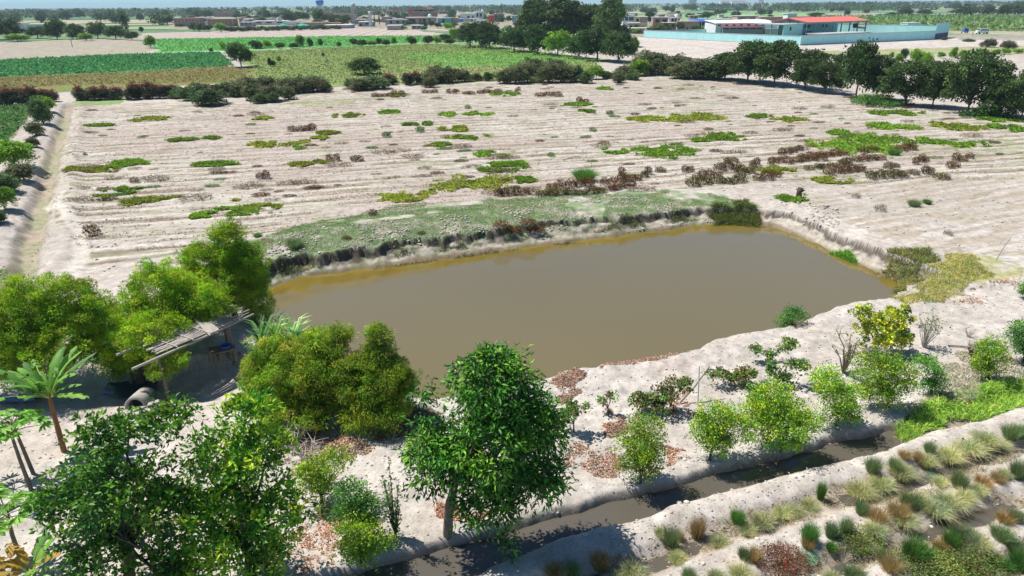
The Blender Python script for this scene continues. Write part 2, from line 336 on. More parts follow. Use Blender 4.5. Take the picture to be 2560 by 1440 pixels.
def thing_tree(name, geo, loc, label, cat='tree', group=None, rz=0, s=(1, 1, 1), lm=None, bm=None):
    t = empty(name, loc, rz); t.scale = s; tag(t, label, cat, group)
    o = obj('trunk', geo[0], None, t); o2 = obj('crown', geo[1], None, t)
    if not geo[0].materials: geo[0].materials.append(bm or M['bark'])
    if not geo[1].materials: geo[1].materials.append(lm or M['leaf'])
    return t
def on(px, py, z=None):                         # place on the real ground seen at a pixel
    x, y = G(px, py); z = hz(x, y); x, y = G(px, py, z); return x, y, hz(x, y)
# ---------------------------------------------------------------- ground: colours of soil, crops and grass laid where they grow
def gp(pts): return [G(*p) for p in pts]
def lerpc(C, c, m): return C*(1-m[:, None])+np.asarray(c)*m[:, None]
REG = [  ([(420, 74), (430, 44), (700, 30), (1000, 24), (1300, 30), (1330, 64), (1150, 80), (1000, 74), (860, 70)], (.33, .28, .24), 1, (.25, .27, .15)),
    ([(1540, 90), (1550, 48), (1700, 40), (2000, 40), (2000, 60), (1800, 90)], (.33, .28, .24), 1, (.28, .27, .17)),  # far to near: polygon seen in the photo, colour, strength, second colour
    ([(345, 98), (352, 83), (860, 69), (1000, 72), (1165, 91), (820, 93), (390, 99)], (.40, .34, .30), 1, (.44, .38, .33)),
    ([(-200, 112), (0, 105), (340, 93), (392, 131), (370, 134), (-200, 160)], (.35, .29, .25), 1, (.30, .30, .20)),
    ([(386, 99), (820, 92), (1165, 90), (1060, 108), (560, 128), (400, 131)], (.13, .36, .12), 1, (.20, .42, .16)),
    ([(-300, 168), (0, 153), (300, 139), (548, 133), (582, 166), (300, 180), (-300, 212)], (.06, .21, .085), 1, (.10, .26, .10)),
    ([(-400, 214), (0, 192), (300, 180), (582, 166), (650, 174), (650, 192), (560, 208), (-400, 262)], (.20, .165, .065), 1, (.17, .21, .06)),
    ([(590, 128), (1060, 109), (1210, 112), (1340, 128), (1520, 150), (1480, 196), (880, 215), (600, 232), (640, 178)], (.17, .24, .08), 1, (.24, .28, .11)),
    ([(1010, 135), (1180, 126), (1360, 128), (1500, 150), (1330, 166), (1080, 168)], (.12, .33, .06), .9, (.15, .38, .08)),
    ([(860, 190), (1100, 172), (1260, 163), (1240, 185), (1000, 205)], (.38, .33, .20), .7, (.30, .30, .16)),
    ([(1480, 85), (1600, 92), (2000, 112), (2370, 94), (2480, 90), (2700, 96), (2700, 118), (2330, 126), (1950, 160), (1600, 150)], (.50, .455, .41), 1, (.46, .41, .37)),
    ([(2040, 128), (2330, 120), (2700, 110), (2700, 132), (2300, 138), (2100, 145)], (.26, .30, .12), .9, (.34, .32, .18)),
    ([(2350, 76), (2700, 78), (2700, 84), (2380, 82)], (.40, .33, .24), 1, (.30, .32, .16)),
    ([(2380, 92), (2460, 88), (2700, 88), (2700, 104), (2400, 99)], (.24, .23, .18), .9, (.34, .31, .26)),
    ([(1940, 52), (2350, 74), (2800, 76), (2800, 44), (2200, 42), (2100, 46)], (.17, .32, .13), 1, (.26, .40, .18)),
    ([(2240, 42), (2800, 46), (2800, 31), (2400, 31)], (.30, .285, .31), 1, (.34, .31, .31)),
    ([(1900, 45), (2250, 43), (2300, 33), (1900, 32)], (.37, .30, .26), 1, (.33, .29, .27)),
    ([(1430, 72), (1560, 40), (1900, 30), (2060, 33), (2000, 42), (1800, 50), (1600, 60)], (.17, .32, .13), .9, (.24, .38, .19)),
    ([(600, 740), (560, 640), (700, 578), (1000, 512), (1240, 498), (1640, 474), (1790, 486), (1910, 520), (1760, 535), (1500, 568), (1100, 612), (840, 652), (690, 700)], (.16, .235, .10), .8, (.12, .22, .08)),
    ([(-300, 276), (76, 267), (62, 305), (20, 352), (-300, 430)], (.085, .26, .08), .9, (.20, .27, .09)),
    ([(175, 262), (200, 250), (320, 246), (300, 258), (190, 270)], (.15, .30, .07), .9, (.2, .3, .1)),
    ([(690, 262), (760, 250), (890, 247), (880, 258), (740, 268)], (.28, .33, .13), .8, (.25, .3, .1)),
    ([(1590, 218), (1700, 212), (1800, 216), (1790, 228), (1640, 232)], (.24, .30, .12), .8, (.2, .2, .1)),
    ([(2230, 735), (2300, 700), (2440, 640), (2540, 650), (2560, 690), (2380, 740), (2250, 760)], (.36, .33, .14), .8, (.30, .33, .12)),
    ([(2040, 380), (2300, 350), (2700, 330), (2700, 400), (2300, 400)], (.30, .31, .17), .65, (.2, .28, .1)),
    ([(2240, 1070), (2400, 985), (2700, 915), (2700, 960), (2400, 1035), (2250, 1085)], (.18, .30, .08), .9, (.25, .33, .12)),
]
REGW = [(gp(p), c, s, c2) for p, c, s, c2 in REG]
def gcol(X, Y, Z):
    n = len(X); j = np.where(Y < 45, .6, np.where(Y < 150, 1.8, 5.0))
    jx = X+(fbm(X/j/2, Y/j/2, 3, 101)-.5)*j*1.6; jy = Y+(fbm(X/j/2, Y/j/2, 3, 103)-.5)*j*1.6
    big = fbm(X*.15, Y*.15, 3, 110); fine = fbm(X*1.9, Y*1.9, 3, 111)
    C = np.tile(np.array([.440, .404, .360]), (n, 1)); C *= (.86+.24*big[:, None])
    C = lerpc(C, (.56, .51, .45), sst(.52, .75, fine)*.5); C = lerpc(C, (.36, .30, .25), sst(.5, .25, fine)*.35)
    C = lerpc(C, (.37, .335, .285), sst(.50, .70, fbm(X*.22, Y*.30, 3, 115))*.55); C = lerpc(C, (.44, .36, .31), sst(.55, .7, fbm(X*.5, Y*.5, 3, 116))*.35)
    nw = sst(42, 30, Y-.2*X); C *= (1+.07*nw[:, None])*(1+nw[:, None]*np.array([0, .01, .03]))
    # countryside beyond
    far = Y > 230
    ix = np.floor((X+.35*Y+(fbm(X*.002, Y*.002, 2, 120)-.5)*160)/np.clip(.30*Y, 90, 600)); iy = np.floor(np.log(np.maximum(Y, 1))*15+.0009*X+_h(ix, ix*0, 3)*1.5)
    h = _h(ix, iy, 131); h2 = _h(ix, iy, 137)
    pc = np.where(h[:, None] < .52, np.array([.10, .19, .085]), np.where(h[:, None] < .74, np.array([.17, .27, .13]), np.where(h[:, None] < .88, np.array([.34, .31, .19]), np.array([.36, .30, .26]))))*(.75+.5*h2[:, None])
    pc = pc*(.8+.4*fbm(X*.03, Y*.03, 3, 140)[:, None]); C = np.where(far[:, None], pc, C)
    for poly, c, s, c2 in REGW:
        m = inpoly(jx, jy, poly)
        if m.any():
            k = fbm(X[m]/j[m]*1.1, Y[m]/j[m]*1.1, 3, 150); cc = lerpc(np.tile(np.array(c, float), (m.sum(), 1)), c2, sst(.4, .62, k))
            f = s*(np.ones(m.sum()) if s >= .9 else sst(.30, .60, fbm(X[m]*1.2, Y[m]*1.2, 3, 151)))
            cc *= (.78+.44*fbm(X[m]/j[m]*5, Y[m]/j[m]*5, 2, 152))[:, None]; C[m] = C[m]*(1-f[:, None])+cc*f[:, None]
    # planted lines on the far furrowed field and crop
    m = inpoly(X, Y, REGW[2][0])
    if m.any():
        s = np.abs(((X[m]*.97+Y[m]*.05)/5.2) % 1-.5)*2; k = sst(-40, -75, X[m]*1.0); C[m] = lerpc(C[m], (.27, .22, .19), sst(.45, .15, s)*k*.7); C[m] = lerpc(C[m], (.52, .46, .41), sst(.7, .95, s)*k*.7)
    nr = Y < 160; x = X[nr]; y = Y[nr]; c = C[nr]
    inf = inpoly(x+(vn(x*.3, y*.3, 2)-.5)*1.5, y+(vn(x*.3, y*.3, 3)-.5)*1.5, FIELD)
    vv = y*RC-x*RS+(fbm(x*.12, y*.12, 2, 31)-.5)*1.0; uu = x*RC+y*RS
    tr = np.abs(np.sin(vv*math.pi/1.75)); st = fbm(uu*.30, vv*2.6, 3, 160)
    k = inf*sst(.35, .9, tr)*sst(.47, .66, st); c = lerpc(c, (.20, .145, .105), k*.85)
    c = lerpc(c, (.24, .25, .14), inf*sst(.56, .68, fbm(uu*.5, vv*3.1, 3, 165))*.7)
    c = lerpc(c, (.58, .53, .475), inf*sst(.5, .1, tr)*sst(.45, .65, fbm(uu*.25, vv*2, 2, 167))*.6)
    c = lerpc(c, (.36, .29, .255), inf*sst(.5, .72, fbm(x*.06, y*.12, 2, 168))*.4)
    in2 = inpoly(x, y, FIELD2); v2 = y*math.cos(.42)-x*math.sin(.42)+(fbm(x*.2, y*.2, 2, 3)-.5)*.5; u2 = x*math.cos(.42)+y*math.sin(.42)
    c = lerpc(c, (.35, .30, .225), in2*sst(.42, .6, fbm(u2*.45, v2*3.5, 3, 170))*.75)
    c = lerpc(c, (.13, .25, .19), in2*sst(.62, .72, fbm(x*1.3, y*1.9, 3, 171))*sst(34, 24, y-.2*x+6)*.6)
    # green lawn-like film on the spoil bank, pond rim, canal
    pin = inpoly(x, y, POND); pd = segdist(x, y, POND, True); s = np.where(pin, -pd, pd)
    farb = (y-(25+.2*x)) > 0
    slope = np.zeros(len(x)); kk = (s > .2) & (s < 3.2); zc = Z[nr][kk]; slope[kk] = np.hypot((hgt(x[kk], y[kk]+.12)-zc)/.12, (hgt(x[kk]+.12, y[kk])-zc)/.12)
    c = lerpc(c, (.20, .155, .10), sst(.22, -.05, s)*.9); c = lerpc(c, (.30, .26, .19), farb*np.exp(-((s-.35)/.25)**2)*.7); c = lerpc(c, (.085, .07, .055), farb*(s > .25)*(s < 3.2)*sst(.35, .9, slope)*.92)  # steep far lip darkened: damp soil plus undercut shade put into the colour
    c = lerpc(c, (.55, .53, .47), farb*.5*np.exp(-((s-.25)/.18)**2)*sst(.5, .62, fbm(x*4, y*4, 2, 180)))
    cd = segdist(x, y, CANAL)
    c = lerpc(c, (.33, .27, .20), (y > 26)*sst(1.0, .3, cd)*.75); c = lerpc(c, (.19, .26, .11), (y > 26)*sst(.9, .2, cd)*sst(.45, .6, fbm(x*.35, y*.35, 2, 190))*.4)
    pd2 = segdist(x+(fbm(x*.5, y*.5, 2, 191)-.5)*.6, y, gp([(120, 500), (170, 535), (200, 585), (200, 640), (180, 700)])); c = lerpc(c, (.56, .52, .465), sst(.55, .25, pd2)*.8)
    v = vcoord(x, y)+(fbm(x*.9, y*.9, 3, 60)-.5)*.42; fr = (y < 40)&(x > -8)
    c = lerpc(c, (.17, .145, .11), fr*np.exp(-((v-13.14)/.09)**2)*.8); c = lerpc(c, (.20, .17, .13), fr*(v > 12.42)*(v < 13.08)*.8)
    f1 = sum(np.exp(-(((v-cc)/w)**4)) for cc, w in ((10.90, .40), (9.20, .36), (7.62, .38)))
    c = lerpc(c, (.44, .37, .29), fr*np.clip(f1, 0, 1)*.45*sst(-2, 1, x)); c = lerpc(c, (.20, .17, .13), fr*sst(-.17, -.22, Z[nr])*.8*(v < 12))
    C[nr] = c
    return np.clip(C, .01, .9)
def build_ground():
    ys = [3.0]
    while ys[-1] < 9000:
        y = ys[-1]; g = .0042 if y < 20 else (.0034 if y < 75 else (.005 if y < 150 else .011)); ys.append(y*(1+g))
    ys = np.array(ys); ts = np.linspace(-1.28, 1.28, 1150); X = (ts[None, :]*(ys[:, None]+2.0)).ravel(); Y = np.repeat(ys, len(ts))
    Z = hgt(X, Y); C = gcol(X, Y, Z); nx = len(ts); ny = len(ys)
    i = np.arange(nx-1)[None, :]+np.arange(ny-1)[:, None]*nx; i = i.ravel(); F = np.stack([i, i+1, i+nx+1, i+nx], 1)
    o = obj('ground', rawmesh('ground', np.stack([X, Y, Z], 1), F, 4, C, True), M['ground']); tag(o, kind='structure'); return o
build_ground()
def flat(name, pts, z, m, kind='structure'):
    me = bpy.data.meshes.new(name); me.from_pydata([(p[0], p[1], z) for p in pts], [], [tuple(range(len(pts)))]); me.update(); return tag(obj(name, me, m), kind=kind)
xs = [p[0] for p in POND]; ys_ = [p[1] for p in POND]
def pond_sheet():
    nx, ny = 190, 150; gx = np.linspace(min(xs)-2, max(xs)+2, nx); gy = np.linspace(min(ys_)-2, max(ys_)+2, ny); X, Y = np.meshgrid(gx, gy); X = X.ravel(); Y = Y.ravel()
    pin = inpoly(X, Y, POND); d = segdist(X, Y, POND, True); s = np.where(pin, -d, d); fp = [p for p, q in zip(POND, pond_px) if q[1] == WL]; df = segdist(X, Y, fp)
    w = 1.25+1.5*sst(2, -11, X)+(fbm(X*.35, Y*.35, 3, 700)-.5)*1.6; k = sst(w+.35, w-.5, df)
    open_water = np.array([.152, .126, .060])*(.94+.12*fbm(X*.12, Y*.12, 3, 701))[:, None]; C = open_water*(1-k[:, None])+np.array([.168, .124, .024])*k[:, None]*(.8+.4*fbm(X*1.2, Y*1.2, 3, 702))[:, None]  # golden band by the far shore: bank reflection put into the water colour
    i = (np.arange(nx-1)[None, :]+np.arange(ny-1)[:, None]*nx).ravel(); F = np.stack([i, i+1, i+nx+1, i+nx], 1); ok = (s[F] < 1.6).any(1)
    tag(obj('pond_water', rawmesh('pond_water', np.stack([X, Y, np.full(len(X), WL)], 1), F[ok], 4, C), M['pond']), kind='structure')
pond_sheet()
def uv(u, v): return (u*FC-v*FS, u*FS+v*FC)
flat('ditch_water', [uv(-6, 11.4), uv(3, 12.0), uv(18.3, 12.2), uv(18.3, 13.5), uv(-6, 13.5)], -.22, M['ditch'])
for c, w, z in ((10.93, .5, -.212), (9.22, .45, -.222), (7.66, .5, -.215)):
    flat('furrow_water', [uv(2, c-w), uv(30, c-w), uv(30, c+w), uv(2, c+w)], z, M['ditch'])
q = G(330, 950)
q2 = G(70, 975)
flat('channel_water', [(q[0]-1.0, q[1]-.35), (q[0]+.1, q[1]-.75), (q[0]+.9, q[1]-.2), (q[0]+.6, q[1]+.6), (q[0]-.4, q[1]+.75), (q[0]-1.1, q[1]+.3)], -.30, M['bluewater'])
flat('channel_water', [(q2[0]-1.6, q2[1]-.25), (q2[0], q2[1]-.3), (q2[0]+.7, q2[1]), (q2[0]-.2, q2[1]+.2), (q2[0]-1.5, q2[1]+.15)], -.30, M['bluewater'])
def strip(name, pts, w, m):
    V = []; 
    for i, p in enumerate(pts):
        a = Vector(pts[max(i-1, 0)]); b = Vector(pts[min(i+1, len(pts)-1)]); d = (b-a).normalized(); nrm = Vector((-d.y, d.x))
        for s in (-.5, .5): q = Vector(p)+nrm*w*s; V.append((q.x, q.y, .07))
    me = bpy.data.meshes.new(name); me.from_pydata(V, [], [(2*i, 2*i+1, 2*i+3, 2*i+2) for i in range(len(pts)-1)]); me.update(); return tag(obj(name, me, m), kind='structure')
strip('road', [G(*p) for p in ((2365, 83), (2420, 83.5), (2500, 85), (2620, 87))], 7, M['road'])
strip('dirt_track', [G(*p) for p in ((1060, 72), (1180, 80), (1300, 89), (1450, 98))], 5, M['road'])
# ---------------------------------------------------------------- vegetation kinds
G1 = dict(
 mango=dict(n=2.6, pal=[(.028, .10, .010), (.045, .155, .014), (.018, .065, .010), (.10, .22, .02)], L=.16, W=.056, cr=.20, droop=.75, wax=1),
 guava=dict(n=3.4, pal=[(.055, .145, .018), (.085, .21, .02), (.05, .13, .03), (.15, .28, .025)], L=.135, W=.07, cr=.15, droop=.15, wax=1),
 avocado=dict(n=3.4, pal=[(.07, .20, .015), (.14, .30, .018), (.05, .14, .015), (.30, .40, .02)], L=.14, W=.06, cr=.14, droop=.1, wax=1),
 feather=dict(pal=[(.20, .34, .016), (.14, .28, .014), (.28, .40, .022), (.22, .28, .028)], L=.10, W=.026, cr=.17, droop=.2, wax=0, n=2.6),
 willow=dict(pal=[(.20, .28, .025), (.15, .24, .02), (.26, .29, .035), (.14, .27, .02)], L=.11, W=.022, cr=.16, droop=.55, wax=0, n=2.6),
 lime=dict(n=3.4, skirt=1, pal=[(.13, .26, .02), (.09, .19, .015), (.27, .34, .025), (.18, .28, .02)], L=.07, W=.036, cr=.13, droop=.0, wax=1),
 limedark=dict(n=3.4, skirt=1, pal=[(.07, .19, .035), (.05, .15, .03), (.13, .25, .04)], L=.065, W=.035, cr=.12, droop=.0, wax=1),
 yellow=dict(pal=[(.33, .36, .035), (.24, .30, .03), (.38, .37, .05), (.17, .22, .03)], L=.10, W=.07, cr=.10, droop=.2, wax=1),
 vine=dict(pal=[(.10, .20, .05), (.15, .20, .05), (.16, .12, .06), (.08, .15, .04)], L=.09, W=.075, cr=.10, droop=.2, wax=0),
)
def PL(px, py, Yw):
    dx = px-1280; dy = py-720; x = dx*math.cos(ROLL)-dy*math.sin(ROLL); y = dx*math.sin(ROLL)+dy*math.cos(ROLL); a = x/FOC; b = -y/FOC
    d = (a, math.cos(PITCH)+b*math.sin(PITCH), -math.sin(PITCH)+b*math.cos(PITCH)); t = Yw/d[1]; return a*t, CAMH+d[2]*t
def big_tree(name, label, cat, kind, base, blobs, seed, dens=1.0, tr=.12, nl=10, group=None, depth=1.0, fork=.3, bark='bark', per=26, lsc=1.0, inner=.4, cls=1.0, w=None):
    k = G1[kind]; bx, by, bz = on(*base); B = []
    for q in blobs:
        px, py, rx, rz = q[:4]; dy = q[4] if len(q) > 4 else 0.0; X, z = PL(px, py, by+dy); p = ppm(X, by+dy, z)
        sk = k['cr']*cls*dict(mango=.55, guava=.05, avocado=.05, lime=.0, limedark=.2, yellow=.4, vine=.5, willow=.6).get(kind, .45); B.append((X-bx, dy, z-bz, max(rx/p-sk, .10), max(rx/p*.95-sk*.6, .2)*depth, max(rz/p/.92-sk*.7, .08)))
    if k.get('skirt'):
        mx = sum(b[0] for b in B)/len(B); rr_ = max(b[3] for b in B); zl = min(b[2] for b in B); B.append((mx*.8, 0, zl*.62, rr_*.9, rr_*.8, zl*.30))
    area = sum(((b[3]+sk*.6)*(b[4]+sk*.6)*(b[5]+sk*.6))**(2/3) for b in B); H = max(b[2]+b[5] for b in B); zmin = min(b[2]-b[5] for b in B)
    ncl = max(8, int(area*dens*38*k.get('n', 2.4))); cm = (sum(b[0]*b[3] for b in B)/sum(b[3] for b in B), sum(b[1] for b in B)/len(B))
    geo = tree_geo(seed, H, tr, B, ncl, per, k['cr']*cls, k['L']*lsc, k['W']*lsc, k['pal'], w=w, droop=k['droop'], fork=fork, nl=nl, inner=inner, lean=(cm[0]*.5, cm[1]*.3))
    return thing_tree(name, geo, (bx, by, bz), label, cat, group, lm=M['waxy'] if k['wax'] else M['leaf'], bm=M[bark])
big_tree('mango_tree', 'large dark green mango tree with a bare grey trunk beside the muddy ditch', 'mango tree', 'mango', (1118, 1352),
    [(1225, 955, 112, 82, .3), (1068, 985, 36, 24, .2), (1335, 1060, 88, 100, .3), (1095, 1140, 92, 92, -.1), (1235, 1120, 120, 120, -.3), (1335, 1200, 85, 85, -.2), (1215, 1260, 85, 48, -.5), (1266, 1352, 30, 32, -.7)], 11, dens=1.35, tr=.11, nl=14, per=30, fork=.38)
big_tree('guava_tree', 'wide dark leafy fruit tree at the front with gaps showing bare branches', 'fruit tree', 'guava', (330, 1475),
    [(425, 1055, 75, 36, .2), (270, 1090, 90, 45, .2), (180, 1260, 88, 80, 0), (310, 1220, 130, 90, 0), (270, 1385, 150, 62, -.3), (440, 1290, 70, 110, 0), (430, 1420, 70, 40, -.3)], 12, dens=.95, tr=.12, nl=18, per=22, fork=.25, bark='darkbark', inner=.6)
big_tree('avocado_tree', 'bright green leafy fruit tree with yellowish tips at the bottom edge', 'fruit tree', 'avocado', (640, 1490),
    [(615, 1030, 65, 36, .4), (545, 1150, 75, 80, .2), (650, 1140, 75, 85, .2), (560, 1290, 100, 95, 0), (690, 1290, 85, 95, 0), (600, 1405, 150, 60, -.3)], 13, dens=1.1, tr=.11, nl=14, per=22, fork=.25, bark='darkbark', inner=.5)
FE = 'feathery green trees around the pole shelter'
big_tree('feathery_tree', 'broad feathery green tree at the left edge behind the banana plant', 'tree', 'feather', (95, 985), [(30, 800, 120, 105), (165, 755, 75, 75, .6), (110, 870, 115, 80, -.4), (40, 900, 90, 50, -.3), (-60, 820, 90, 90), (215, 790, 50, 50, .3)], 14, dens=1.7, tr=.14, nl=12, per=84, group=FE, bark='darkbark', cls=.85)
big_tree('feathery_tree', 'broad feathery green tree arching over the left end of the pole shelter', 'tree', 'feather', (352, 965), [(395, 735, 85, 75, 1.6), (300, 820, 95, 80, .6), (470, 755, 80, 72, 1.8), (370, 830, 92, 48, .1), (535, 762, 46, 48, 1.4), (425, 855, 52, 26, .9), (330, 885, 66, 34, .4), (300, 920, 46, 30, .6), (250, 870, 55, 45)], 15, dens=1.7, tr=.15, nl=14, per=84, group=FE, bark='darkbark', cls=.85)
big_tree('feathery_tree', 'tallest narrow feathery tree at the left corner of the pond', 'tree', 'feather', (590, 800), [(572, 605, 48, 58), (505, 655, 55, 55), (615, 665, 55, 60), (560, 700, 90, 50), (640, 700, 34, 42), (480, 700, 40, 40)], 16, dens=1.9, tr=.12, nl=12, per=84, group=FE, bark='darkbark', cls=.85)
big_tree('willowy_bush', 'yellow green wispy bush between the tall feathery tree and the pond water', 'bush', 'willow', (640, 815), [(640, 755, 46, 42), (600, 740, 45, 40), (660, 790, 30, 26)], 17, dens=1.7, tr=.05, nl=6, per=70, group=FE, cls=.8)
big_tree('feathery_tree', 'small feathery tree with a pale trunk in front of the dark shelter', 'tree', 'willow', (417, 993), [(412, 912, 40, 30), (445, 900, 28, 22), (390, 925, 22, 18)], 18, dens=2.2, tr=.05, nl=6, per=64, fork=.62, group=FE, cls=.7)
big_tree('willowy_bush', 'wide olive green wispy bush right of the pole shelter', 'bush', 'willow', (745, 1040), [(690, 885, 75, 48, .4), (800, 870, 70, 46, .5), (675, 960, 75, 58), (790, 950, 85, 66), (745, 1000, 90, 42, -.3), (850, 840, 34, 34, .5), (740, 925, 110, 72, .1), (850, 960, 60, 60, -.1), (640, 935, 42, 44, .2), (745, 1018, 110, 44, -.4), (660, 1000, 60, 44, -.1)], 19, dens=1.9, tr=.07, nl=16, per=80, fork=.12, depth=.9, group='wispy bushes on the near pond bank', cls=.8)
big_tree('willowy_bush', 'tall olive green wispy bush leaning over the pond beside the mango tree', 'bush', 'willow', (920, 1045), [(945, 845, 36, 42, .4), (950, 905, 62, 55, .3), (920, 965, 80, 62), (1000, 950, 42, 58), (940, 1015, 80, 36, -.3), (870, 930, 56, 56), (930, 965, 92, 70, -.1), (1010, 990, 36, 40), (930, 1022, 100, 40, -.4), (880, 1000, 60, 50, -.2)], 20, dens=1.9, tr=.07, nl=16, per=80, fork=.12, depth=.9, group='wispy bushes on the near pond bank', cls=.8, w=[.3, .3, .1, .3])
CI = 'citrus bushes planted along the ditch'
for i, (nm, lab, kd, base, bl) in enumerate([
 ('citrus_bush', 'single lime bush nearest the mango tree, yellowish at its front', 'lime', (1600, 1205), [(1615, 1070, 48, 30, .2), (1600, 1115, 62, 36), (1615, 1150, 44, 28, -.2)]),
 ('citrus_bush', 'round lime bush with an arching bare branch below it over the ditch', 'lime', (1772, 1150), [(1790, 1035, 50, 34, .2), (1840, 1075, 55, 38), (1760, 1075, 42, 36)]),
 ('citrus_bush', 'fullest lime bush shading the ditch, fourth from the mango tree', 'lime', (1952, 1125), [(1930, 990, 62, 38, .3), (1960, 1050, 84, 46), (1900, 1040, 50, 50), (2010, 1060, 40, 30)]),
 ('citrus_bush', 'yellowish lime bush with thin grey twigs beside the fullest one', 'lime', (2092, 1065), [(2060, 950, 46, 30, .2), (2100, 990, 58, 40), (2120, 1030, 38, 24)]),
 ('citrus_bush', 'sparse lime bush with brown twiggy skirt just below the bare branched shrub', 'lime', (2222, 1022), [(2180, 920, 50, 42, .2), (2240, 940, 52, 46), (2200, 975, 48, 26)]),
 ('citrus_bush', 'dark green upright citrus bush at the end of the row', 'limedark', (2328, 985), [(2318, 915, 36, 28), (2340, 950, 30, 28)]),
 ('citrus_bush', 'small twiggy lime bush alone on the grey slope near the right edge', 'lime', (2470, 950), [(2478, 870, 40, 22), (2460, 905, 26, 26), (2500, 890, 24, 18)]),
 ('citrus_bush', 'dark citrus bush cut off by the right edge of the picture', 'limedark', (2560, 905), [(2550, 830, 32, 38), (2575, 850, 40, 50)]),
 ('citrus_bush', 'dark round bush left of the slender upright shrub in the near orchard', 'limedark', (900, 1350), [(880, 1240, 52, 44), (920, 1280, 50, 50), (860, 1290, 34, 40)]),
 ('citrus_bush', 'low bright lime bush at the bottom beside the ditch bend', 'lime', (905, 1410), [(895, 1335, 56, 36), (940, 1360, 46, 28), (880, 1370, 40, 22)]),
 ('fruit_sapling', 'thin sapling with pale yellow green leaves behind the dark round bush', 'lime', (802, 1262), [(830, 1150, 52, 20), (770, 1180, 40, 26), (800, 1200, 50, 22)]),
 ('yellow_bush', 'large open bush of bright yellow leaves on the pond bank', 'yellow', (2185, 885), [(2165, 785, 40, 26, .2), (2235, 800, 46, 30, .2), (2190, 830, 58, 32), (2245, 845, 40, 28), (2260, 775, 14, 18, .2)]),
 ('pond_bush', 'small bright green bush on the near edge of the pond', 'limedark', (1975, 812), [(1985, 785, 34, 16), (1960, 798, 22, 10)]),
 ('dark_bush', 'small very dark bush cut by the right edge near the dry heap', 'limedark', (2562, 745), [(2562, 722, 14, 18)]),
]):
    big_tree(nm, lab, 'bush', kd, base, bl, 30+i, dens=2.3 if kd != 'yellow' else 1.7, tr=.045, nl=9, per=26, fork=.22, depth=.95, group=CI if nm == 'citrus_bush' else None, bark='darkbark', inner=.55, cls=.9 if kd != 'yellow' else .75)
VI = 'straggling grape vines on the near bank'
for i, (lab, base, bl) in enumerate([
 ('low dark green vine clump with brown leaves left of the white stake', (1660, 1030), [(1600, 1000, 34, 14), (1660, 985, 38, 18), (1700, 960, 34, 16), (1640, 1010, 50, 10)]),
 ('yellow brown vine straggling right of the white stake', (1835, 965), [(1800, 935, 36, 10), (1850, 945, 36, 16), (1870, 930, 26, 12)]),
 ('small twisted vine with few leaves between mango tree and vine clump', (1520, 1035), [(1528, 990, 14, 12), (1505, 1005, 10, 8)]),
 ('bright green vine arm nearest the pond edge', (1925, 905), [(1890, 872, 20, 10), (1925, 890, 14, 16), (1975, 858, 26, 10), (1960, 872, 16, 8)]),
 ('vine trailing down towards the fullest lime bush', (1935, 965), [(1930, 925, 20, 20), (1960, 945, 24, 14), (2000, 915, 34, 10)]),
 ('leafy vine shoot reaching out of the right side of the mango tree', (1435, 1080), [(1430, 1025, 26, 22), (1460, 1020, 14, 10), (1410, 1050, 16, 20)]),
]):
    big_tree('grape_vine', lab, 'vine', 'vine', base, bl, 60+i, dens=3.2, tr=.025, nl=8, per=13, fork=.3, group=VI, bark='darkbark', inner=.7, cls=.8, w=[.5, .3, .05, .15] if i in (3, 4, 5) else None)
def bare_shrub(name, label, base, top, wpx, seed, n=16, m='pole', r=.014, leafy=None, cat='dry shrub', up=1.0):
    X, Y, h = HT(base[0], base[1], top, hz(*G(*base))); z = hz(X, Y); w = wpx/ppm(X, Y); rng = random.Random(seed); t = empty(name, (X, Y, z)); tag(t, label, cat); b = MB(); tips = []
    for k in range(n):
        a = rng.uniform(0, 6.28); e = Vector((math.cos(a)*w*.5*rng.uniform(.2, 1), math.sin(a)*w*.5*rng.uniform(.2, 1), h*rng.uniform(.5, 1)*up)); mid = e*.5+Vector((rng.gauss(0, .06)*w, rng.gauss(0, .06)*w, h*.06))
        b.tube([(0, 0, -.05), tuple(mid), tuple(e)], [r*2, r*1.3, r*.5], 4); tips.append(e)
        for _ in range(3):
            q = mid.lerp(e, rng.uniform(0, .8)); q2 = q+Vector((rng.gauss(0, .16)*w, rng.gauss(0, .16)*w, abs(rng.gauss(0, .14))*h)); b.tube([tuple(q), tuple(q.lerp(q2, .5)+Vector((0, 0, .02))), tuple(q2)], [r, r*.7, r*.35], 3); tips.append(q2)
    b.build('branches', M[m], t)
    if leafy:
        g = np.random.default_rng(seed); T = np.repeat(np.array([tuple(x) for x in tips]), leafy[1], 0)+g.normal(size=(len(tips)*leafy[1], 3))*.07; k = G1[leafy[0]]
        obj('foliage', leaves('foliage', T, g.normal(size=T.shape)+[0, 0, .3], k['L'], k['W'], palette(g, len(T), k['pal']), rng=g), M['leaf'], t)
    return t
bare_shrub('bare_shrub', 'leafless grey branched shrub among the vines', (2108, 932), 830, 150, 81, 12, 'darkpole', .018, ('vine', 1))
bare_shrub('dry_twig_shrub', 'fine grey twig shrub right of the yellow bush', (2308, 868), 785, 74, 82, 26, 'pole', .008, ('vine', 1))
bare_shrub('dry_twig_shrub', 'brown dry weed heap left of the small twiggy lime bush', (2432, 895), 850, 52, 83, 30, 'darkpole', .008)
bare_shrub('dry_twig_shrub', 'little dry weed on the pale slope above the brown weed heap', (2420, 842), 818, 36, 84, 12, 'pole', .007)
for i, (lab, b_, tp, w) in enumerate([('low tangle of curved bare twigs below the wispy bush', (745, 1105), 1030, 120), ('grey heap of cut branches left of the pink leaf litter', (770, 1150), 1090, 120)]):
    bare_shrub('brushwood_pile', lab, b_, tp, w, 85+i, 34, 'pole', .010, None, 'brushwood', .8)
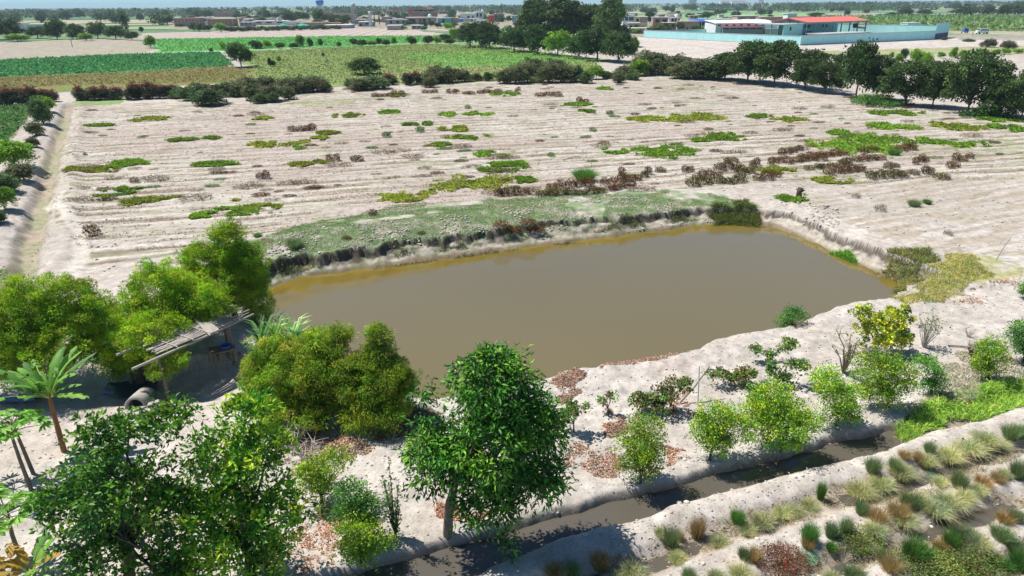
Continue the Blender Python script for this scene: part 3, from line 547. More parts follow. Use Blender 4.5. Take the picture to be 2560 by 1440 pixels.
bare_shrub('dead_sapling', 'bare leaning twig near the left corner of the red litter', (640, 1200), 1160, 40, 88, 5, 'darkpole', .01)
# slender upright shrub: spires of leaves
def spire(base, top, seed, label):
    X, Y, h = HT(base[0], base[1], top, hz(*G(*base))); g = np.random.default_rng(seed); t = empty('slender_shrub', (X, Y, hz(X, Y))); tag(t, label, 'shrub'); b = MB(); P = []
    for k in range(9):
        hh = h*(1.0 if k == 0 else g.uniform(.35, .8)); a = g.uniform(0, 6.28); e = Vector((math.cos(a)*.12*k/3, math.sin(a)*.12*k/3, hh)); b.tube([(0, 0, -.05), tuple(e*.5), tuple(e)], [.02, .014, .005], 4)
        for s in np.linspace(.2, 1, 46): P.append(tuple(e*float(s)))
    P = np.array(P)+g.normal(size=(len(P), 3))*.03; b.build('stems', M['darkbark'], t)
    obj('foliage', leaves('foliage', P, g.normal(size=P.shape)+[0, 0, .8], .10, .045, palette(g, len(P), [(.05, .12, .035), (.08, .17, .04)]), rng=g), M['leaf'], t)
spire((990, 1345), 1145, 5, 'slender dark shrub with one tall leafy spire left of the mango trunk')
# ---- banana and papaya
def banana(base, top, label, n, seed, L=1.6, trunkh=None, yel=0.0, trunk=True):
    X, Y, h = HT(base[0], base[1], top, hz(*G(*base))); z = hz(X, Y); t = empty('banana_plant', (X, Y, z)); tag(t, label, 'banana plant'); g = random.Random(seed); hs = (trunkh or h*.62)
    b = MB(); b.tube([(0, 0, -.1), (.02, 0, hs*.35), (.03, .02, hs*.8), (.04, .03, hs*1.08)], [.085, .075, .06, .045], 10); b.build('trunk', M['bananabark'], t)
    for k in range(n):
        a = 2*math.pi*k/n+g.uniform(-.25, .25); el = g.uniform(.35, 1.3) if k % 3 else g.uniform(.9, 1.35); l = L*g.uniform(.8, 1.1); V = []; F = []; ns = 18; C = []; wob = g.uniform(.11, .15)
        p = Vector((.04+math.cos(a)*.06, .03+math.sin(a)*.06, hs)); e = el; sd = Vector((-math.sin(a), math.cos(a), 0))
        col = np.array([(.10, .27, .03), (.15, .33, .04), (.07, .20, .03)][k % 3]); 
        if g.random() < yel: col = np.array((.45, .26, .03))
        for i in range(ns+1):
            s = i/ns; w = wob*(.05 if s < .14 else math.sin(min(1, (s-.10)/.9)*math.pi)**.55)*(1+.25*g.uniform(-1, 1))+.012; dn = Vector((0, 0, -w*.35))
            V += [tuple(p-sd*w+dn), tuple(p+Vector((0, 0, .01))), tuple(p+sd*w+dn)]; sh = g.uniform(.8, 1.15); C += [col*sh, col*1.35+.05, col*sh]
            if i: b0 = 3*(i-1); tear = g.random() < .15; F += ([] if tear and i > 4 else [(b0, b0+1, b0+4, b0+3)])+([] if g.random() < .15 and i > 4 else [(b0+1, b0+2, b0+5, b0+4)])
            e -= (.045+.03*(k % 3 == 0))*(.4+s); st = l/ns; p = p+Vector((math.cos(a)*math.cos(e), math.sin(a)*math.cos(e), math.sin(e)))*st
        obj('leaf', rawmesh('leaf', V, F, 4, np.array(C)), M['leaf'], t)
        pts = [V[3*i+1] for i in range(0, ns+1, 3)]; mb = MB(); mb.tube([(x, y, z_-.012) for x, y, z_ in pts], [.022-.0028*i for i in range(len(pts))], 5); mb.build('leaf_rib', M['rib'], t)
M['bananabark'] = plain('banana_stem', (.34, .15, .07), .8, .2, .4, 3); M['rib'] = plain('leaf_rib', (.33, .42, .12), .6, .3, .1, 3, bump=0)
banana((160, 1128), 905, 'banana plant with a rust brown stem beside the feathery trees', 21, 3, 1.65)
banana((95, 1500), 1385, 'banana plant whose yellowing torn leaves poke up from the bottom left corner', 8, 9, 1.15, yel=.4)
def papaya(base, top, label, seed, cr=.75, n=14):
    X, Y, h = HT(base[0], base[1], top, hz(*G(*base))); z = hz(X, Y); t = empty('papaya_tree', (X, Y, z)); tag(t, label, 'papaya tree', 'papaya trees at the left edge'); g = np.random.default_rng(seed); b = MB()
    lx = g.uniform(-.25, .1); b.tube([(0, 0, -.1), (lx*.4, 0, h*.45), (lx, .05, h*.85)], [.058, .047, .036], 9); P = []; D = []
    for k in range(n):
        a = 6.28*k/n+g.uniform(-.3, .3); e = g.uniform(.0, 1.0); q = Vector((lx, .05, h*.84)); tip = q+Vector((math.cos(a)*math.cos(e), math.sin(a)*math.cos(e), math.sin(e)*.8))*cr*g.uniform(.7, 1.1); b.tube([tuple(q), tuple(q.lerp(tip, .5)+Vector((0, 0, .04))), tuple(tip)], [.018, .012, .008], 4)
        for i in range(7):
            aa = a+(i-3)*.55
            for s in (0, .5): P.append(tuple(tip+Vector((math.cos(aa), math.sin(aa), -.1))*s*.16)); D.append((math.cos(aa), math.sin(aa), -.25))
    b.build('trunk', M['bark'], t); P = np.array(P); obj('crown', leaves('crown', P, np.array(D), .22, .09, palette(g, len(P), [(.14, .30, .05), (.20, .36, .08), (.10, .24, .04)]), rng=g), M['leaf'], t)
papaya((78, 1225), 1055, 'papaya tree with a leaning grey trunk at the left edge', 1)
papaya((84, 1185), 1040, 'papaya tree with a straight thin trunk just right of the leaning one', 2, .6, 11)
papaya((10, 1440), 1290, 'papaya tree with light green fingered leaves in the lower left corner', 4, .9, 20)
papaya((50, 1395), 1265, 'smaller papaya standing just above the yellow banana leaves', 5, .6, 12)
papaya((-10, 1210), 1090, 'papaya tree half cut off by the left edge', 6, .7, 12)
# ---- cane fans above the wispy bush
def cane(base, top, label, seed, n=16):
    X, Y, h = HT(base[0], base[1], top, hz(*G(*base))); g = np.random.default_rng(seed); C = g.normal(size=(n*4, 3))*np.array([.05, .05, .0])+np.array([0, 0, h*.25])+np.array([0, 0, 1])*g.random((n*4, 1))*h*.35; a = g.uniform(0, 6.28, n*4)
    D = np.stack([np.cos(a)*.45+.12, np.sin(a)*.35, np.full(n*4, 1.0)], 1); t = empty('giant_cane', (X, Y, hz(X, Y))); tag(t, label, 'cane'); b = MB()
    for k in range(3): b.tube([(0, 0, 0), (g.normal()*.04, g.normal()*.04, h*.3), (g.normal()*.08, 0, h*.62)], [.025, .02, .012], 6)
    b.build('stalk', M['rib'], t); obj('foliage', blades('foliage', C, D, h*.55, .075, palette(g, n*4, [(.20, .38, .12), (.30, .45, .20), (.13, .30, .08)]), .8, g, (.45, .55, .30)), M['grass'], t)
cane((668, 935), 765, 'giant cane with long pale blades right beside the pole shelter roof', 1, 8)
cane((700, 925), 768, 'giant cane leaning right between its two neighbours by the pond', 2, 8)
cane((748, 930), 765, 'giant cane nearest the open water, rising out of the wispy bush', 3, 9)
# ---------------------------------------------------------------- shelter of poles by the pond
def line3(p0, p1, rad, n=6, sag=0.0): return [tuple(p0), tuple((Vector(p0)+Vector(p1))/2+Vector((0, 0, -sag))), tuple(p1)], rad
X0, Y0 = G(418, 990); X1, Y1 = G(590, 905); d2 = Vector((X1-X0, Y1-Y0, 0)); Ls = d2.length; dn = d2.normalized(); pn = Vector((-dn.y, dn.x, 0)); sh = empty('pole_shelter', (X0, Y0, hz(X0, Y0)))
tag(sh, 'open shelter roofed with weathered poles under the feathery trees', 'shelter'); rg = random.Random(4)
hs = 1.85; wdt = 2.5
for a, b_ in ((0, 0), (Ls*.98, 0), (Ls*1.12, .9), (Ls*.05, wdt), (Ls*1.0, wdt)):
    q = dn*a+pn*b_; m = MB(); m.tube([tuple(q-Vector((0, 0, .3))), tuple(q+Vector((.03, .02, hs*.5))), tuple(q+Vector((0, 0, hs)))], [.07, .06, .055], 7); m.build('post', M['darkpole'], sh)
m = MB()
for b_, ext in ((-.15, 1.0), (wdt*.5, .7), (wdt, .5)): m.tube(line3(dn*(-ext)+pn*b_+Vector((0, 0, hs+.04)), dn*(Ls+ext)+pn*b_+Vector((0, 0, hs+.10)), 0, sag=.03)[0], [.05, .05, .035], 6)
m.build('beam', M['pole'], sh)
m = MB()
for k in range(84):
    b_ = -.12+(wdt+.2)*k/83+rg.uniform(-.04, .04); e0 = rg.uniform(-.1, .5); e1 = rg.uniform(-.1, 1.1); r_ = rg.uniform(.018, .034); sk = rg.uniform(-.12, .12)
    m.tube([tuple(dn*e0+pn*(b_-sk)+Vector((0, 0, hs+.12+rg.uniform(0, .05)))), tuple(dn*(Ls*.5)+pn*b_+Vector((0, 0, hs+.12+rg.uniform(0, .05)))), tuple(dn*(Ls+e1)+pn*(b_+sk)+Vector((0, 0, hs+.13+rg.uniform(0, .08))))], [r_, r_, r_*.6], 5)
m.build('roof_poles', M['pole'], sh)
m = MB()
for k in range(7): m.tube([tuple(dn*(Ls*.62+k*.07)+pn*(-.35+rg.uniform(-.08, .08))+Vector((0, 0, hs+.16))), tuple(dn*(Ls*.80+k*.05)+pn*1.3+Vector((0, 0, hs+.26)))], [.035, .025], 5)
for k in range(4): m.tube([tuple(dn*(Ls*(.2+.22*k))+pn*(-.3)+Vector((0, 0, hs+.2))), tuple(dn*(Ls*(.15+.22*k))+pn*(wdt+.2)+Vector((0, 0, hs+.24)))], .022, 5)
m.build('cross_poles', M['pole'], sh)
def bench(px, py, rz, label):
    x, y, z = on(px, py); t = empty('work_table', (x, y, z), rz); tag(t, label, 'table')
    MB().box(-.45, .45, -.3, .3, .72, .76).build('table_top', M['darkpole'], t)
    for sx in (-.4, .4):
        for sy in (-.25, .25): MB().box(sx-.03, sx+.03, sy-.03, sy+.03, -.02, .72).build('leg', M['darkpole'], t)
    MB().box(-.40, .40, -.27, -.23, .30, .35).build('rail', M['darkpole'], t); return x, y, z
bx_, by_, bz_ = bench(565, 925, .45, 'rough wooden table under the right end of the pole shelter')
m = MB(); m.lathe([(.17, 0), (.20, .10), (.19, .11), (.16, .02)], 14); tag(m.build('basin', M['plasticblue'], None, (bx_+.12, by_+.05, bz_+.76)), 'small blue plastic basin on the rough wooden table', 'basin')
def ring(px, py, label):
    x, y, z = on(px, py); m = MB(); n = 20; P = [(.25, -.6), (.25, .5), (.34, .5), (.35, 0), (.34, -.6)]; b = 0
    for r_, z_ in P:
        for j in range(n): a = 2*math.pi*j/n; m.v.append((r_*math.cos(a), r_*math.sin(a), z_))
    for i in range(5):
        for j in range(n): m.f.append((i*n+j, i*n+(j+1) % n, ((i+1) % 5)*n+(j+1) % n, ((i+1) % 5)*n+j))
    o = m.build('concrete_pipe', M['concrete'], None, (x, y, z+.16), True); o.rotation_euler = (R(78), 0, R(10)); tag(o, label, 'pipe')
ring(352, 1008, 'round concrete pipe lying with its dark mouth towards the camera')
for i, (a, b_, lab) in enumerate([((268, 1052), (400, 1008), 'longest grey plank lying in front of the concrete pipe'), ((285, 1056), (425, 1018), 'weathered plank lying along the near side of the longest one'), ((372, 1040), (440, 1024), 'short plank at the right end of the plank heap')]):
    x, y, z = on(*a); x2, y2, z2 = on(*b_); L = math.hypot(x2-x, y2-y); o = MB().box(0, L, -.09, .09, 0, .045).build('plank', M['pole'], None, (x, y, max(z, z2)+.02+.05*i)); o.rotation_euler = (0, 0, math.atan2(y2-y, x2-x)); tag(o, lab, 'plank', 'planks by the concrete pipe')
for a, b_, z2, r_, lab in (((1745, 1012), (1727, 915), 1.5, .022, 'thin white stake standing among the vines'),):
    X, Y, h = HT(a[0], a[1], b_[1], hz(*G(*a))); m = MB(); m.tube([(0, 0, -.1), (-.05, 0, h*.5), (-.10, 0, h)], [r_, r_, r_*.8], 6); tag(m.build('stake', M['sheetwhite'], None, (X, Y, hz(X, Y))), lab, 'stake')
X, Y, h = HT(2489, 651, 594, hz(*G(2489, 651))); m = MB(); m.tube([(0, 0, -.1), (.2, 0, h*.5), (.45, 0, h)], [.03, .025, .02], 6); tag(m.build('leaning_stake', M['pole'], None, (X, Y, hz(X, Y))), 'thin grey stake leaning right in the bare soil past the pond', 'stake')
x, y, z = on(1700, 1010); m = MB(); m.tube([(0, 0, .05), (.5, .25, .5), (1.05, .6, 1.1)], [.03, .025, .02], 6); tag(m.build('prop_pole', M['darkpole'], None, (x, y, z)), 'dark slanting pole propping the vine left of the white stake', 'pole')
for a, b_, lab in (((2370, 866), (2428, 872), 'dry stick pointing at the brown weed heap'), ((2060, 523), (2073, 515), 'short dark stick on pale ground above the pond corner'), ((1408, 401), (1447, 391), 'long dark stick lying in the middle of the bare field')):
    x, y, z = on(*a); x2, y2, z2 = on(*b_); m = MB(); m.tube([(0, 0, .04), ((x2-x)*.5, (y2-y)*.5, .07+(z2-z)*.5), (x2-x, y2-y, .05+z2-z)], [.03, .03, .018], 5); tag(m.build('stick', M['darkpole'], None, (x, y, z)), lab, 'stick')
x, y, z = on(1998, 492); m = MB(); m.tube([(0, 0, -.1), (-.05, 0, .3), (.02, 0, .62)], [.22, .17, .20], 9); m.tube([(0, 0, .3), (.3, -.1, .5)], [.09, .04], 6); m.tube([(0, 0, .25), (-.25, .1, .55)], [.08, .03], 6); tag(m.build('tree_stump', M['darkbark'], None, (x, y, z), True), 'charred black stump on the pale bank above the pond corner', 'stump')
# ---------------------------------------------------------------- small shapes reused by copies
class Kind:
    def __init__(s, parts): s.parts = parts          # list of (part name or None, [mesh variants], material)
    def put(s, name, x, y, z, sx, sy, sz, rz, label, cat, group=None, v=0):
        if len(s.parts) == 1 and s.parts[0][0] is None:
            me = s.parts[0][1][v % len(s.parts[0][1])]; o = bpy.data.objects.new(name, me); COL.objects.link(o)
            if not me.materials: me.materials.append(s.parts[0][2])
            o.location = (x, y, z); o.rotation_euler = (0, 0, rz); o.scale = (sx, sy, sz); return tag(o, label, cat, group)
        t = empty(name, (x, y, z), rz); t.scale = (sx, sy, sz); tag(t, label, cat, group)
        for pn_, ms, mt in s.parts:
            me = ms[v % len(ms)]; o = bpy.data.objects.new(pn_, me); COL.objects.link(o); o.parent = t
            if not me.materials: me.materials.append(mt)
        return t
def protot(seeds, pal, ncl, per, cr, L, W, blobs, w=None, fork=.3, nl=7, mt='leaf', tr=.02, droop=.1, top=None, names=('trunk', 'crown'), inner=.45, flat=.8, clvar=.28):
    A = []; B = []
    for sd in seeds:
        r_ = np.random.default_rng(sd); bl = [tuple(np.array(b) + np.array([r_.normal()*.05, r_.normal()*.05, r_.normal()*.03, 0, 0, 0])) for b in blobs]
        g = tree_geo(sd, 1.0, tr, bl, ncl, per, cr, L, W, pal, w=w, droop=droop, fork=fork, nl=nl, inner=inner, flat=flat, clvar=clvar)
        if top is not None:
            me = g[1]; n = len(me.vertices); co = np.empty(n*3, np.float32); me.vertices.foreach_get('co', co); co = co.reshape(-1, 4, 3); ca = me.color_attributes['Col']; c = np.empty(n*4, np.float32); ca.data.foreach_get('color', c); c = c.reshape(-1, 4, 4)
            k = (co[:, 0, 2] > top[1]) & (r_.random(len(co)) < top[2]); c[k, :, :3] = np.array(top[0])*(.7+.6*r_.random((k.sum(), 1, 1))); ca.data.foreach_set('color', c.ravel())
        A.append(g[0]); B.append(g[1])
    return Kind([(names[0], A, M['bark']), (names[1], B, M[mt])])
DOME = [(0, 0, .30, .42, .42, .30), (0, 0, .52, .34, .34, .40), (.2, .05, .45, .28, .26, .40), (-.22, 0, .42, .28, .26, .36), (0, -.2, .30, .34, .26, .28), (.05, .2, .5, .26, .24, .40)]
TREE = [(0, 0, .36, .40, .40, .24), (.05, -.1, .46, .42, .36, .24), (0, 0, .70, .30, .30, .26), (.22, .05, .60, .26, .26, .22), (-.24, 0, .62, .24, .26, .22), (0, -.2, .55, .26, .24, .2), (.02, .2, .66, .26, .26, .24)]
UMB = [(.1, -.1, .34, .30, .28, .14), (-.2, .1, .36, .26, .26, .13), (.0, 0, .80, .30, .30, .13), (.27, .05, .68, .23, .24, .11), (-.28, 0, .70, .22, .24, .11), (.05, -.26, .60, .24, .2, .10), (-.12, .2, .58, .26, .22, .10), (.22, -.05, .48, .22, .2, .09), (-.2, -.1, .45, .2, .2, .08)]
TALL = [(0, 0, .80, .26, .26, .17), (.16, 0, .62, .26, .26, .20), (-.18, .05, .66, .26, .26, .2), (0, -.1, .45, .32, .3, .18), (.1, .1, .3, .28, .26, .15)]
K = {}
K['scrub'] = protot((1, 2, 3), [(.075, .10, .045), (.095, .10, .055), (.06, .095, .035), (.11, .115, .065)], 240, 18, .06, .07, .035, DOME, names=('stems', 'foliage'), fork=.08, nl=8)
K['greenscrub'] = protot((4, 5), [(.065, .115, .045), (.05, .095, .04), (.09, .135, .055)], 240, 18, .06, .07, .035, DOME, names=('stems', 'foliage'), fork=.12, nl=12)
K['oleander'] = protot((6, 7, 8), [(.045, .06, .038), (.03, .05, .03), (.07, .07, .04)], 240, 18, .06, .075, .035, DOME, names=('stems', 'foliage'), fork=.12, nl=12, top=((.34, .10, .09), .70, .55))
K['tree'] = protot((11, 12, 13, 14), [(.038, .085, .022), (.026, .06, .018), (.06, .11, .028), (.045, .075, .03)], 300, 24, .06, .055, .034, TREE, nl=10, tr=.022)
K['acacia'] = protot((21, 22, 23, 24), [(.048, .085, .026), (.032, .062, .022), (.065, .10, .035)], 330, 24, .052, .05, .03, UMB, fork=.18, nl=14, tr=.018)
K['brighttree'] = protot((31, 32), [(.13, .25, .025), (.08, .17, .025), (.17, .28, .03)], 300, 22, .06, .055, .034, TREE, nl=10)
K['euc'] = protot((41, 42, 43, 44), [(.042, .09, .022), (.055, .09, .028), (.028, .062, .018), (.065, .085, .035)], 420, 28, .055, .05, .028, TALL, fork=.25, nl=18, tr=.02, droop=.3, inner=.5)
K['far'] = protot((51, 52, 53, 54, 55, 56), [(.045, .085, .035), (.035, .065, .03), (.06, .10, .04)], 70, 12, .11, .13, .10, [(0, 0, .36, .45, .45, .32), (0, 0, .62, .36, .36, .32), (.25, .1, .45, .30, .28, .3), (-.25, 0, .5, .28, .28, .3)], nl=3, tr=.03)
K['poplar'] = protot((61, 62), [(.045, .085, .035), (.035, .065, .03)], 50, 12, .10, .09, .06, [(0, 0, .75, .26, .26, .24), (0, 0, .45, .34, .34, .3)], nl=3, tr=.04)
# low weeds: one mesh each
def weedmesh(seed, pal, n, L, W, h=.45, w=None, up=.5):
    g = np.random.default_rng(seed); a = g.uniform(0, 6.28, n); r_ = g.random(n)**.6*.5; C = np.stack([np.cos(a)*r_, np.sin(a)*r_, g.random(n)*h*(1-1.5*r_**2)], 1)
    c = palette(g, n, pal, .3, w); return leaves('weed', C, np.stack([np.cos(a)*.6, np.sin(a)*.6, np.full(n, up)], 1)+g.normal(size=(n, 3))*.4, L, W, c, rng=g)
K['rust'] = Kind([(None, [weedmesh(s, [(.11, .045, .022), (.085, .04, .025), (.14, .06, .03), (.09, .085, .025)], 330, .20, .05, .75, up=1.0) for s in (1, 2, 3)], M['litter'])])
K['rustgreen'] = Kind([(None, [weedmesh(s, [(.09, .04, .025), (.10, .11, .025), (.07, .075, .025)], 330, .20, .05, .65, up=1.0) for s in (4, 5)], M['litter'])])
K['drab'] = Kind([(None, [weedmesh(s, [(.16, .12, .09), (.13, .11, .07), (.2, .16, .12)], 240, .2, .035, .6, up=1.0) for s in (6, 7, 8)], M['litter'])])
K['green'] = Kind([(None, [weedmesh(s, [(.06, .15, .03), (.09, .20, .035), (.05, .11, .04)], 260, .2, .06, .6, up=.9) for s in (9, 10)], M['grass'])])
def tuftmesh(seed, pal, n, L, W, droop, spread, tip=None, w=None):
    g = np.random.default_rng(seed); a = g.uniform(0, 6.28, n); r_ = g.random(n)**.7*.28; C = np.stack([np.cos(a)*r_, np.sin(a)*r_, np.zeros(n)-.03], 1)
    D = np.stack([np.cos(a)*spread*g.random(n), np.sin(a)*spread*g.random(n), np.ones(n)], 1)+g.normal(size=(n, 3))*.18
    return blades('tuft', C, D, L*(.6+.5*g.random(n)), W, palette(g, n, pal, .2, w), droop, g, tip)
K['pale'] = Kind([(None, [tuftmesh(s, [(.30, .32, .17), (.22, .28, .12), (.36, .35, .22)], 1000, 1.0, .011, .9, .8, (.46, .44, .32)) for s in (1, 2, 3)], M['grass'])])
K['fountain'] = Kind([(None, [tuftmesh(s, [(.07, .17, .035), (.10, .23, .04), (.05, .12, .03)], 1200, 1.0, .011, .35, .6, (.13, .28, .06)) for s in (4, 5)], M['grass'])])
K['dark'] = Kind([(None, [tuftmesh(s, [(.12, .19, .07), (.10, .16, .07), (.17, .21, .10)], 1000, 1.0, .011, .3, .6, (.18, .24, .12)) for s in (6, 7, 8)], M['grass'])])
K['brown'] = Kind([(None, [tuftmesh(s, [(.30, .18, .08), (.24, .15, .07), (.19, .19, .07), (.34, .26, .13)], 800, 1.0, .010, .4, .7, (.36, .30, .17)) for s in (9, 10)], M['grass'])])
K['mat'] = Kind([(None, [weedmesh(s, [(.07, .13, .03), (.10, .17, .04), (.14, .12, .05)], 2000, .05, .024, .36, up=.9) for s in (21, 22)], M['grass'])])
K['redmat'] = Kind([(None, [weedmesh(s, [(.13, .03, .028), (.10, .045, .03), (.08, .07, .03)], 2000, .05, .02, .36, up=.9) for s in (23,)], M['litter'])])
K['mint'] = Kind([(None, [weedmesh(s, [(.10, .26, .17), (.13, .30, .20)], 1400, .05, .022, .25, up=.9) for s in (24,)], M['grass'])])
rnd = random.Random(77)
def place_px(kind, name, base, top, wpx, label, cat, group=None, asp=1.0, v=None):
    X, Y, h = HT(base[0], base[1], top, hz(*G(*base))); w = wpx/ppm(X, Y)
    return K[kind].put(name, X, Y, hz(X, Y)-.02, w, w*asp, h, rnd.uniform(0, 6.28), label, cat, group, rnd.randrange(9) if v is None else v)
# ---------------------------------------------------------------- tree rows and hedges in the middle distance
GR = 'dark thorny trees lining the far side of the bare field'
for kd, b_, tp, w, lab in [
 ('acacia', (1812, 200), 128, 120, 'spreading dark tree at the left end of the right hand tree row'),
 ('acacia', (1868, 206), 100, 130, 'dark tree whose top reaches the turquoise wall, second in the row'),
 ('acacia', (1935, 214), 96, 120, 'dark broad tree just left of the wall corner'),
 ('acacia', (2012, 222), 118, 120, 'low spreading dark tree under the turquoise wall corner'),
 ('acacia', (2062, 232), 150, 90, 'thin crowned tree in the gap before the tallest tree'),
 ('tree', (2140, 246), 93, 100, 'tallest dark tree of the right hand row'),
 ('acacia', (2190, 248), 132, 80, 'greener tree leaning on the right of the tallest one'),
 ('acacia', (2262, 262), 148, 130, 'low wide dark tree midway along the right end of the row'),
 ('acacia', (2330, 268), 150, 100, 'dark tree joined to the low wide one, its crown a little higher'),
 ('acacia', (2418, 285), 118, 140, 'umbrella crowned tree, tallest near the right edge'),
 ('acacia', (2490, 292), 178, 100, 'thin grey green tree between the umbrella crowned tree and the right edge'),
 ('acacia', (2552, 300), 165, 110, 'dark tree cut off by the right edge of the row')]:
    place_px(kd, 'thorn_tree', b_, tp, w, lab, 'tree', GR)
GR = 'tall eucalyptus trees beside the town'
for b_, tp, w, lab in [((1340, 112), -8, 115, 'leftmost tall eucalyptus with bright green edge against the sky'), ((1412, 114), -10, 125, 'brownish tall eucalyptus next to the leftmost one'), ((1478, 112), 14, 90, 'slightly lower eucalyptus in the middle of the tall group'), ((1528, 116), -12, 100, 'rightmost tall eucalyptus nearest the turquoise wall')]:
    place_px('euc', 'eucalyptus', b_, tp, w, lab, 'tree', GR)
GR = 'dense trees along the edge of the meadow'
for kd, b_, tp, w, lab in [('tree', (1175, 118), 52, 78, 'dark round tree at the left end of the meadow edge'), ('tree', (1225, 122), 52, 80, 'dark round tree second from the left at the meadow edge'), ('tree', (1285, 130), 62, 82, 'green tree below the leftmost tall eucalyptus'), ('tree', (1345, 136), 60, 74, 'grey green tree between the green one and the bright one'), ('brighttree', (1394, 140), 76, 76, 'bright yellow green tree in the dark tree group'), ('brighttree', (1310, 128), 92, 44, 'small bright tree peeping between dark crowns'),
 ('tree', (1448, 146), 88, 74, 'low dark tree right of the bright one'), ('tree', (1492, 152), 62, 98, 'large dark tree in front of the tall eucalyptus group'), ('tree', (1545, 156), 76, 92, 'large dark tree at the right end by the sandy lot'), ('brighttree', (1580, 150), 92, 34, 'narrow brighter tree on the rim of the sandy lot'), ('tree', (1110, 104), 84, 40, 'low dark bush tree by the dirt track'), ('brighttree', (1140, 104), 68, 44, 'lighter low tree at the end of the dirt track')]:
    place_px(kd, 'round_tree', b_, tp, w, lab, 'tree', GR)
for kd, b_, tp, w, lab in [('tree', (604, 168), 104, 66, 'thin crowned lone tree at the corner of the green crop'), ('brighttree', (377, 120), 88, 32, 'small round tree at the corner of the far brown field'), ('tree', (911, 186), 142, 92, 'dark ball shaped tree alone behind the hedge')]:
    place_px(kd, 'lone_tree', b_, tp, w, lab, 'tree')
GR = 'tree belt on the left behind the brown field'
for kd, b_, tp, w, lab in [('tree', (20, 98), 44, 80, 'big dark tree at the left edge of the picture'), ('tree', (-20, 100), 40, 70, 'dark tree cut by the left edge of the belt'), ('tree', (95, 96), 64, 60, 'low tree in front of the small white roofed farmhouse'), ('tree', (143, 98), 46, 54, 'tall green tree right of the farmhouse'), ('tree', (192, 98), 58, 48, 'dark tree in the middle of the belt'), ('tree', (245, 96), 54, 52, 'dark wide tree right of the middle of the belt'), ('tree', (290, 98), 62, 60, 'low dark tree left of the slim poplar'), ('poplar', (318, 94), 24, 26, 'slim tall poplar standing above the left belt'), ('tree', (330, 100), 78, 36, 'small tree at the foot of the slim poplar'), ('brighttree', (45, 104), 84, 60, 'yellow green scrub at the foot of the leftmost big tree'), ('brighttree', (215, 102), 82, 40, 'yellow green scrub in the middle of the belt')]:
    place_px(kd, 'belt_tree', b_, tp, w, lab, 'tree', GR)
HG = 'oleander hedge at the far edge of the bare field'
for i, (cx, b_, tp, w) in enumerate([(-10, 262, 218, 44), (18, 264, 216, 46), (48, 263, 214, 46), (80, 262, 214, 46), (110, 260, 217, 42), (132, 254, 222, 34), (205, 250, 213, 42), (235, 250, 211, 46), (262, 249, 212, 40), (290, 249, 216, 36), (335, 248, 206, 46), (368, 247, 204, 50), (400, 246, 206, 46), (430, 244, 207, 36), (975, 212, 182, 36), (1020, 212, 178, 38), (1045, 210, 177, 36)]):
    place_px('oleander', 'oleander_bush', (cx, b_), tp, w*1.2, 'dark oleander bush with pinkish red top in the %s hedge' % ('left' if i < 6 else ('second' if i < 10 else ('third' if i < 14 else 'central'))), 'bush', HG, .8)
SG = 'grey green scrub along the far edge of the bare field'
for cx, b_, tp, w, k in [(445, 246, 214, 36, 'greenscrub'), (480, 250, 208, 60, 'greenscrub'), (530, 262, 218, 84, 'greenscrub'), (508, 240, 204, 60, 'scrub'), (560, 240, 200, 60, 'scrub'), (598, 240, 196, 60, 'scrub'), (625, 234, 184, 58, 'scrub'), (640, 250, 200, 56, 'scrub'), (676, 252, 206, 60, 'scrub'), (672, 226, 186, 60, 'scrub'), (712, 234, 192, 60, 'scrub'), (745, 232, 188, 60, 'scrub'), (785, 228, 186, 64, 'scrub'), (812, 230, 196, 34, 'scrub'), (648, 258, 232, 34, 'greenscrub'), (682, 256, 228, 32, 'greenscrub'), (722, 248, 212, 34, 'scrub'),
 (905, 226, 190, 60, 'scrub'), (945, 222, 186, 60, 'greenscrub'), (880, 222, 196, 36, 'greenscrub'), (1090, 208, 160, 62, 'scrub'), (1125, 206, 164, 56, 'scrub'), (1075, 218, 188, 34, 'scrub'), (1162, 204, 170, 40, 'scrub'), (1192, 202, 180, 26, 'scrub'), (1222, 202, 178, 28, 'greenscrub'), (1262, 208, 168, 46, 'scrub'), (1290, 208, 156, 56, 'scrub'), (1318, 205, 150, 56, 'scrub'), (1372, 206, 152, 62, 'scrub'), (1408, 206, 158, 56, 'scrub'), (1440, 204, 160, 52, 'greenscrub'), (1340, 190, 140, 60, 'scrub'), (1395, 188, 142, 60, 'scrub'), (1466, 208, 176, 34, 'greenscrub'), (1490, 198, 164, 40, 'brighttree'), (1520, 196, 176, 34, 'greenscrub'),
 (1560, 196, 160, 46, 'scrub'), (1600, 190, 146, 50, 'brighttree'), (1580, 200, 178, 34, 'greenscrub'), (1640, 186, 122, 84, 'scrub'), (1690, 184, 132, 78, 'scrub'), (1610, 180, 124, 60, 'scrub'), (1735, 196, 138, 90, 'scrub'), (1780, 198, 156, 60, 'greenscrub'), (1700, 196, 160, 60, 'scrub'), (1545, 206, 180, 30, 'scrub')]:
    place_px(k, 'scrub_bush', (cx, b_), tp, w*1.25, ('grey green' if k == 'scrub' else ('darker green' if k == 'greenscrub' else 'brighter green'))+' scrub bush '+('beside the second gap in the hedge' if cx < 830 else ('under the dark ball shaped tree' if cx < 1000 else ('in the thicket by the yellow reeds' if cx < 1480 else 'in the thicket left of the thorny trees'))), 'bush', SG)
place_px('pale', 'reed_clump', (1342, 206), 168, 46, 'pale yellow reeds sticking out of the scrub thicket', 'reeds', None, 1, 0)
place_px('pale', 'reed_clump', (1308, 196), 158, 30, 'narrow yellow reeds left of the wide reed clump', 'reeds', None, 1, 1)
LG = 'bushes along the canal at the left edge'
